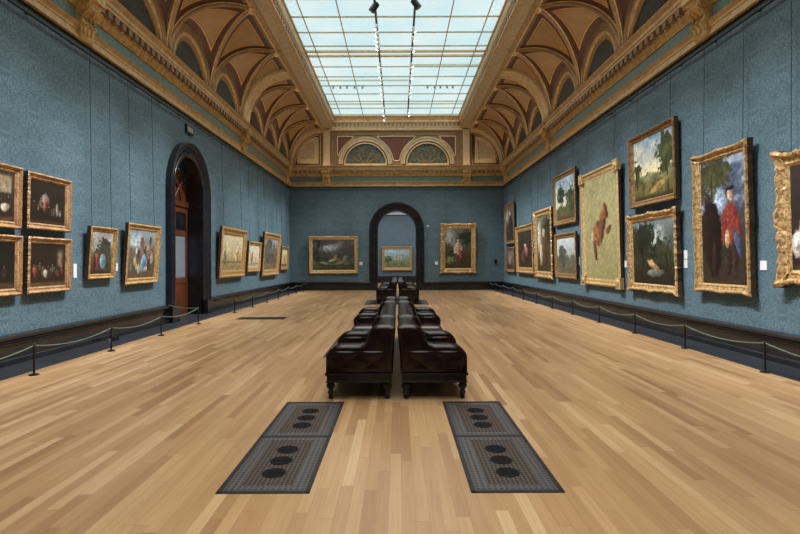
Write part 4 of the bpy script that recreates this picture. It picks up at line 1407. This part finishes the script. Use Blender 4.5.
def arm_profile():
    """(x, z) outline of the arm end: x = 0 back, .74 seat front"""
    p = [(.735, .29), (.735, .46)]
    for k in range(1, 8):
        a = PI / 2 * k / 8
        p.append((.735 - .17 * (1 - math.cos(a)), .46 + .145 * math.sin(a)))
    p += [(.565, .607), (.40, .607), (.335, .618)]
    # sweep up to the crest of the back
    cx, cz, r = .155, .675, .155
    for k in range(9):
        a = math.radians(-5 + 95 * k / 8)
        p.append((cx + r * math.cos(a), cz + r * math.sin(a)))
    p += [(.09, .832), (.05, .825), (.012, .80), (.04, .50), (.045, .29)]
    return p


def tufted(mb, org, du, dv, nrm, nu, nv, su, sv, amp, edge=.12):
    """diamond-buttoned pad over a parallelogram"""
    rows = []
    org, du, dv, nrm = Vector(org), Vector(du), Vector(dv), Vector(nrm)
    for j in range(nv + 1):
        r = []
        for i in range(nu + 1):
            u, v = i / nu, j / nv
            a = math.sin(PI * (u * su + v * sv)); b = math.sin(PI * (u * su - v * sv))
            q = abs(a) ** .45 * abs(b) ** .45
            ed = min(1, min(u, 1 - u) * du.length / .05, min(v, 1 - v) * dv.length / .05)
            ed = math.sqrt(max(0, 1 - (1 - ed) ** 2))
            r.append(org + du * u + dv * v + nrm * (amp * (.35 + .65 * q) * ed))
        rows.append(r)
    mb.grid(rows)


LS = 4.92
AY = [0.0, 1.1, 3.58, 4.68]
AT = .24


def make_sofa():
    """seat faces +x, runs along +y from 0"""
    root = empty('chesterfield_sofa', (0, 0, 0))
    # frame
    mb = MB()
    mb.box(.06, .725, .01, LS - .01, .195, .285)
    mb.box(.06, .745, 0, LS, .27, .295); mb.box(.06, .735, .005, LS - .005, .188, .205)
    mb.build('base_rail', M['darkwood'], root, bevel=.006)
    for y in (.07, AY[1] + .12, LS / 2, AY[2] + .12, LS - .07):
        for x in (.69, .10):
            mb = MB(); mb.lathe([(.018, 0), (.026, .012), (.020, .03), (.024, .05), (.034, .072), (.024, .09), (.022, .10), (.042, .125), (.047, .15), (.036, .172), (.03, .178), (.045, .184), (.045, .20)], x, y, 14)
            mb.build('leg', M['darkwood'], root, smooth=True)
    # back with rolled, buttoned crest
    P = [(.06, .29), (.05, .50), (.02, .78), (.05, .805), (.10, .815), (.17, .805), (.22, .775), (.25, .72), (.245, .66), (.23, .60), (.225, .5), (.24, .40)]
    mb = MB(); rows = []
    ny = 48
    for k in range(ny + 1):
        y = .03 + (LS - .06) * k / ny
        rows.append([(x, y, z) for x, z in P])
    mb.grid(rows); mb.poly(rows[0]); mb.poly(list(reversed(rows[-1])))
    bk = mb.build('backrest', M['leather'], root, smooth=True)
    # bays
    for b in range(3):
        ya, yb = AY[b] + AT, AY[b + 1]
        n = max(1, round((yb - ya) / .8))
        for k in range(n):
            y0, y1 = ya + (yb - ya) * k / n + .005, ya + (yb - ya) * (k + 1) / n - .005
            mb = MB(); nx, nyy = 14, 14
            rows = []
            for i in range(nx + 1):
                r = []
                for j in range(nyy + 1):
                    u, v = i / nx, j / nyy
                    e = min(1, min(u, 1 - u) * 6, min(v, 1 - v) * 6); e = math.sqrt(1 - (1 - e) ** 2)
                    r.append((.24 + .50 * u, y0 + (y1 - y0) * v, .32 + .125 * e + .012 * math.sin(PI * u) * math.sin(PI * v)))
                rows.append(r)
            mb.grid(rows)
            mb.box(.24, .74, y0, y1, .29, .335)
            mb.build('seat_cushion', M['leather2'], root, smooth=True)
        # buttoned inside back
        mb = MB()
        tufted(mb, (.235, ya, .44), (0, yb - ya, 0), (.05, 0, .27), (1, 0, -.18), int((yb - ya) * 30), 12, (yb - ya) / .2, 1.3, .035)
        mb.build('buttoned_panel', M['leather'], bk, smooth=True)
    prof = arm_profile()
    for ka, y0 in enumerate(AY):
        mb = MB(); rows = []
        cxm = .4
        for (dy, ins) in ((0.0, .035), (.012, .012), (.035, 0), (AT - .035, 0), (AT - .012, .012), (AT, .035)):
            r = []
            for i, (x, z) in enumerate(prof):
                p0 = Vector(prof[i - 1]); p1 = Vector(prof[(i + 1) % len(prof)])
                t = (p1 - p0).normalized(); nn = Vector((t.y, -t.x))
                r.append((x - nn.x * ins, y0 + dy, max(.29, z - nn.y * ins)))
            rows.append(r)
        mb.grid(rows, True)
        mb.poly(rows[0]); mb.poly(list(reversed(rows[-1])))
        ar = mb.build('arm', M['leather'], root, smooth=True, fixn=True)
        # tufted faces
        for (yy, ny_) in ((y0 + .006, -1), (y0 + AT - .006, 1)):
            mb = MB()
            tufted(mb, (.11, yy, .31), (.57, 0, 0), (0, 0, .24), (0, ny_, 0), 34, 18, 2.0, 1.2, .022)
            for (bx, bz) in ((.25, .43), (.395, .455), (.54, .43), (.32, .375), (.47, .375)):
                mb.tube([(bx, yy + ny_ * .004, bz), (bx, yy + ny_ * .018, bz)], .011, 8)
            mb.build('buttoned_panel', M['leather'], ar, smooth=True)
    return root


s0 = make_sofa()
for ob in [s0] + list(s0.children_recursive):
    if ob.type == 'MESH':
        ob.data.transform(Matrix.Diagonal((1.09, 1, 1, 1)))
XC = .045
for k, (x, y, rz, lab) in enumerate([(XC - .005, 5.73, 0, 'near dark brown buttoned leather sofa facing the right wall'),
                                     (XC + .005, 5.73 + LS, PI, 'near dark brown buttoned leather sofa facing the left wall'),
                                     (XC - .005, 18.9, 0, 'distant dark brown leather sofa facing the right wall, before the arch'),
                                     (XC + .005, 18.9 + LS, PI, 'distant dark brown leather sofa facing the left wall, before the arch')]):
    o = s0 if k == 0 else copy_tree(s0)
    o.location = (x, y, .0085); o.rotation_euler = (0, 0, rz)
    tag(o, lab, 'sofa', 'back-to-back leather sofas down the middle')

# ------------------------------------------------------------------ light
def area(loc, sx, sy, power, col, spread=180, rot=(0, 0, 0)):
    l = bpy.data.lights.new('daylight_and_fill', 'AREA'); l.shape = 'RECTANGLE'; l.size = sx; l.size_y = sy
    l.energy = power; l.color = col; l.spread = math.radians(spread)
    o = bpy.data.objects.new('daylight_and_fill', l); C.objects.link(o); o.location = loc; o.rotation_euler = rot
    return o


for yc, pw in ((-3, 255), (3, 255), (9, 235), (15, 205), (21, 190), (26, 115)):
    area((0, yc, ZG - .03), 6.6, 4.0 if yc == 26 else 6.0, pw, (1.0, .95, .88), 120)


def spot(loc, tgt, power, ang, col=(1, .95, .86), blend=.9, r=.06):
    l = bpy.data.lights.new('spot_beam', 'SPOT'); l.energy = power; l.color = col
    l.spot_size = math.radians(ang); l.spot_blend = blend; l.shadow_soft_size = r
    o = bpy.data.objects.new('spot_beam', l); C.objects.link(o); o.location = loc
    d = Vector(tgt) - Vector(loc)
    o.rotation_euler = d.to_track_quat('-Z', 'Y').to_euler()
    return o


for s in (-1, 1):
    for k in range(11):
        y = 3.4 + 2.3 * k
        spot((s * .62, y, ZG - .42), (s * W, y, 1.15), 2600, 40, (.96, .98, 1.0), 1.0)
for x in (-2.6, 2.6):
    spot((x * .24, 20.4, ZG - .42), (x, YE, 2.0), 1500, 34)
for s in (-1, 1):
    for yc in (-1, 7, 15, 23):
        area((s * 5.52, yc, 6.85), .06, 7.8, 26, (1.0, .84, .66), 160, (0, s * math.radians(150), 0))  # warm strips added out of sight on the cornice ledge to brighten the coves
area((0, YE - .37, 6.85), 10.5, .06, 10, (1.0, .80, .58), 170, (math.radians(162), 0, 0))  # another added strip, unseen on the far cornice, brightening the attic
# next room
area((0, 33.5, 6.4), 8, 6, 480, (.93, .97, 1.0), 150)

wd = bpy.data.worlds.new('World'); bpy.context.scene.world = wd; wd.use_nodes = True
wd.node_tree.nodes['Background'].inputs[0].default_value = (.6, .75, .8, 1)
wd.node_tree.nodes['Background'].inputs[1].default_value = .3

# ------------------------------------------------------------------ camera
cam = bpy.data.cameras.new('camera'); co = bpy.data.objects.new('camera', cam); C.objects.link(co)
cam.sensor_width = 36; cam.lens = F / 800 * 36
cam.shift_x = (400 - XH) / 800; cam.shift_y = -(267 - YH) / 800
co.location = (CAMX, 0, CAMZ)
co.matrix_world = Matrix.Translation((CAMX, 0, CAMZ)) @ Euler((PI / 2, 0, 0)).to_matrix().to_4x4() @ Matrix.Rotation(math.radians(-.2), 4, 'Z')
cam.clip_end = 200
sc = bpy.context.scene
sc.camera = co
sc.view_settings.view_transform = 'Standard'
sc.view_settings.look = 'None'
sc.view_settings.exposure = 0
sc.cycles.use_denoising = True
sc.cycles.max_bounces = 8
sc.cycles.sample_clamp_indirect = 4
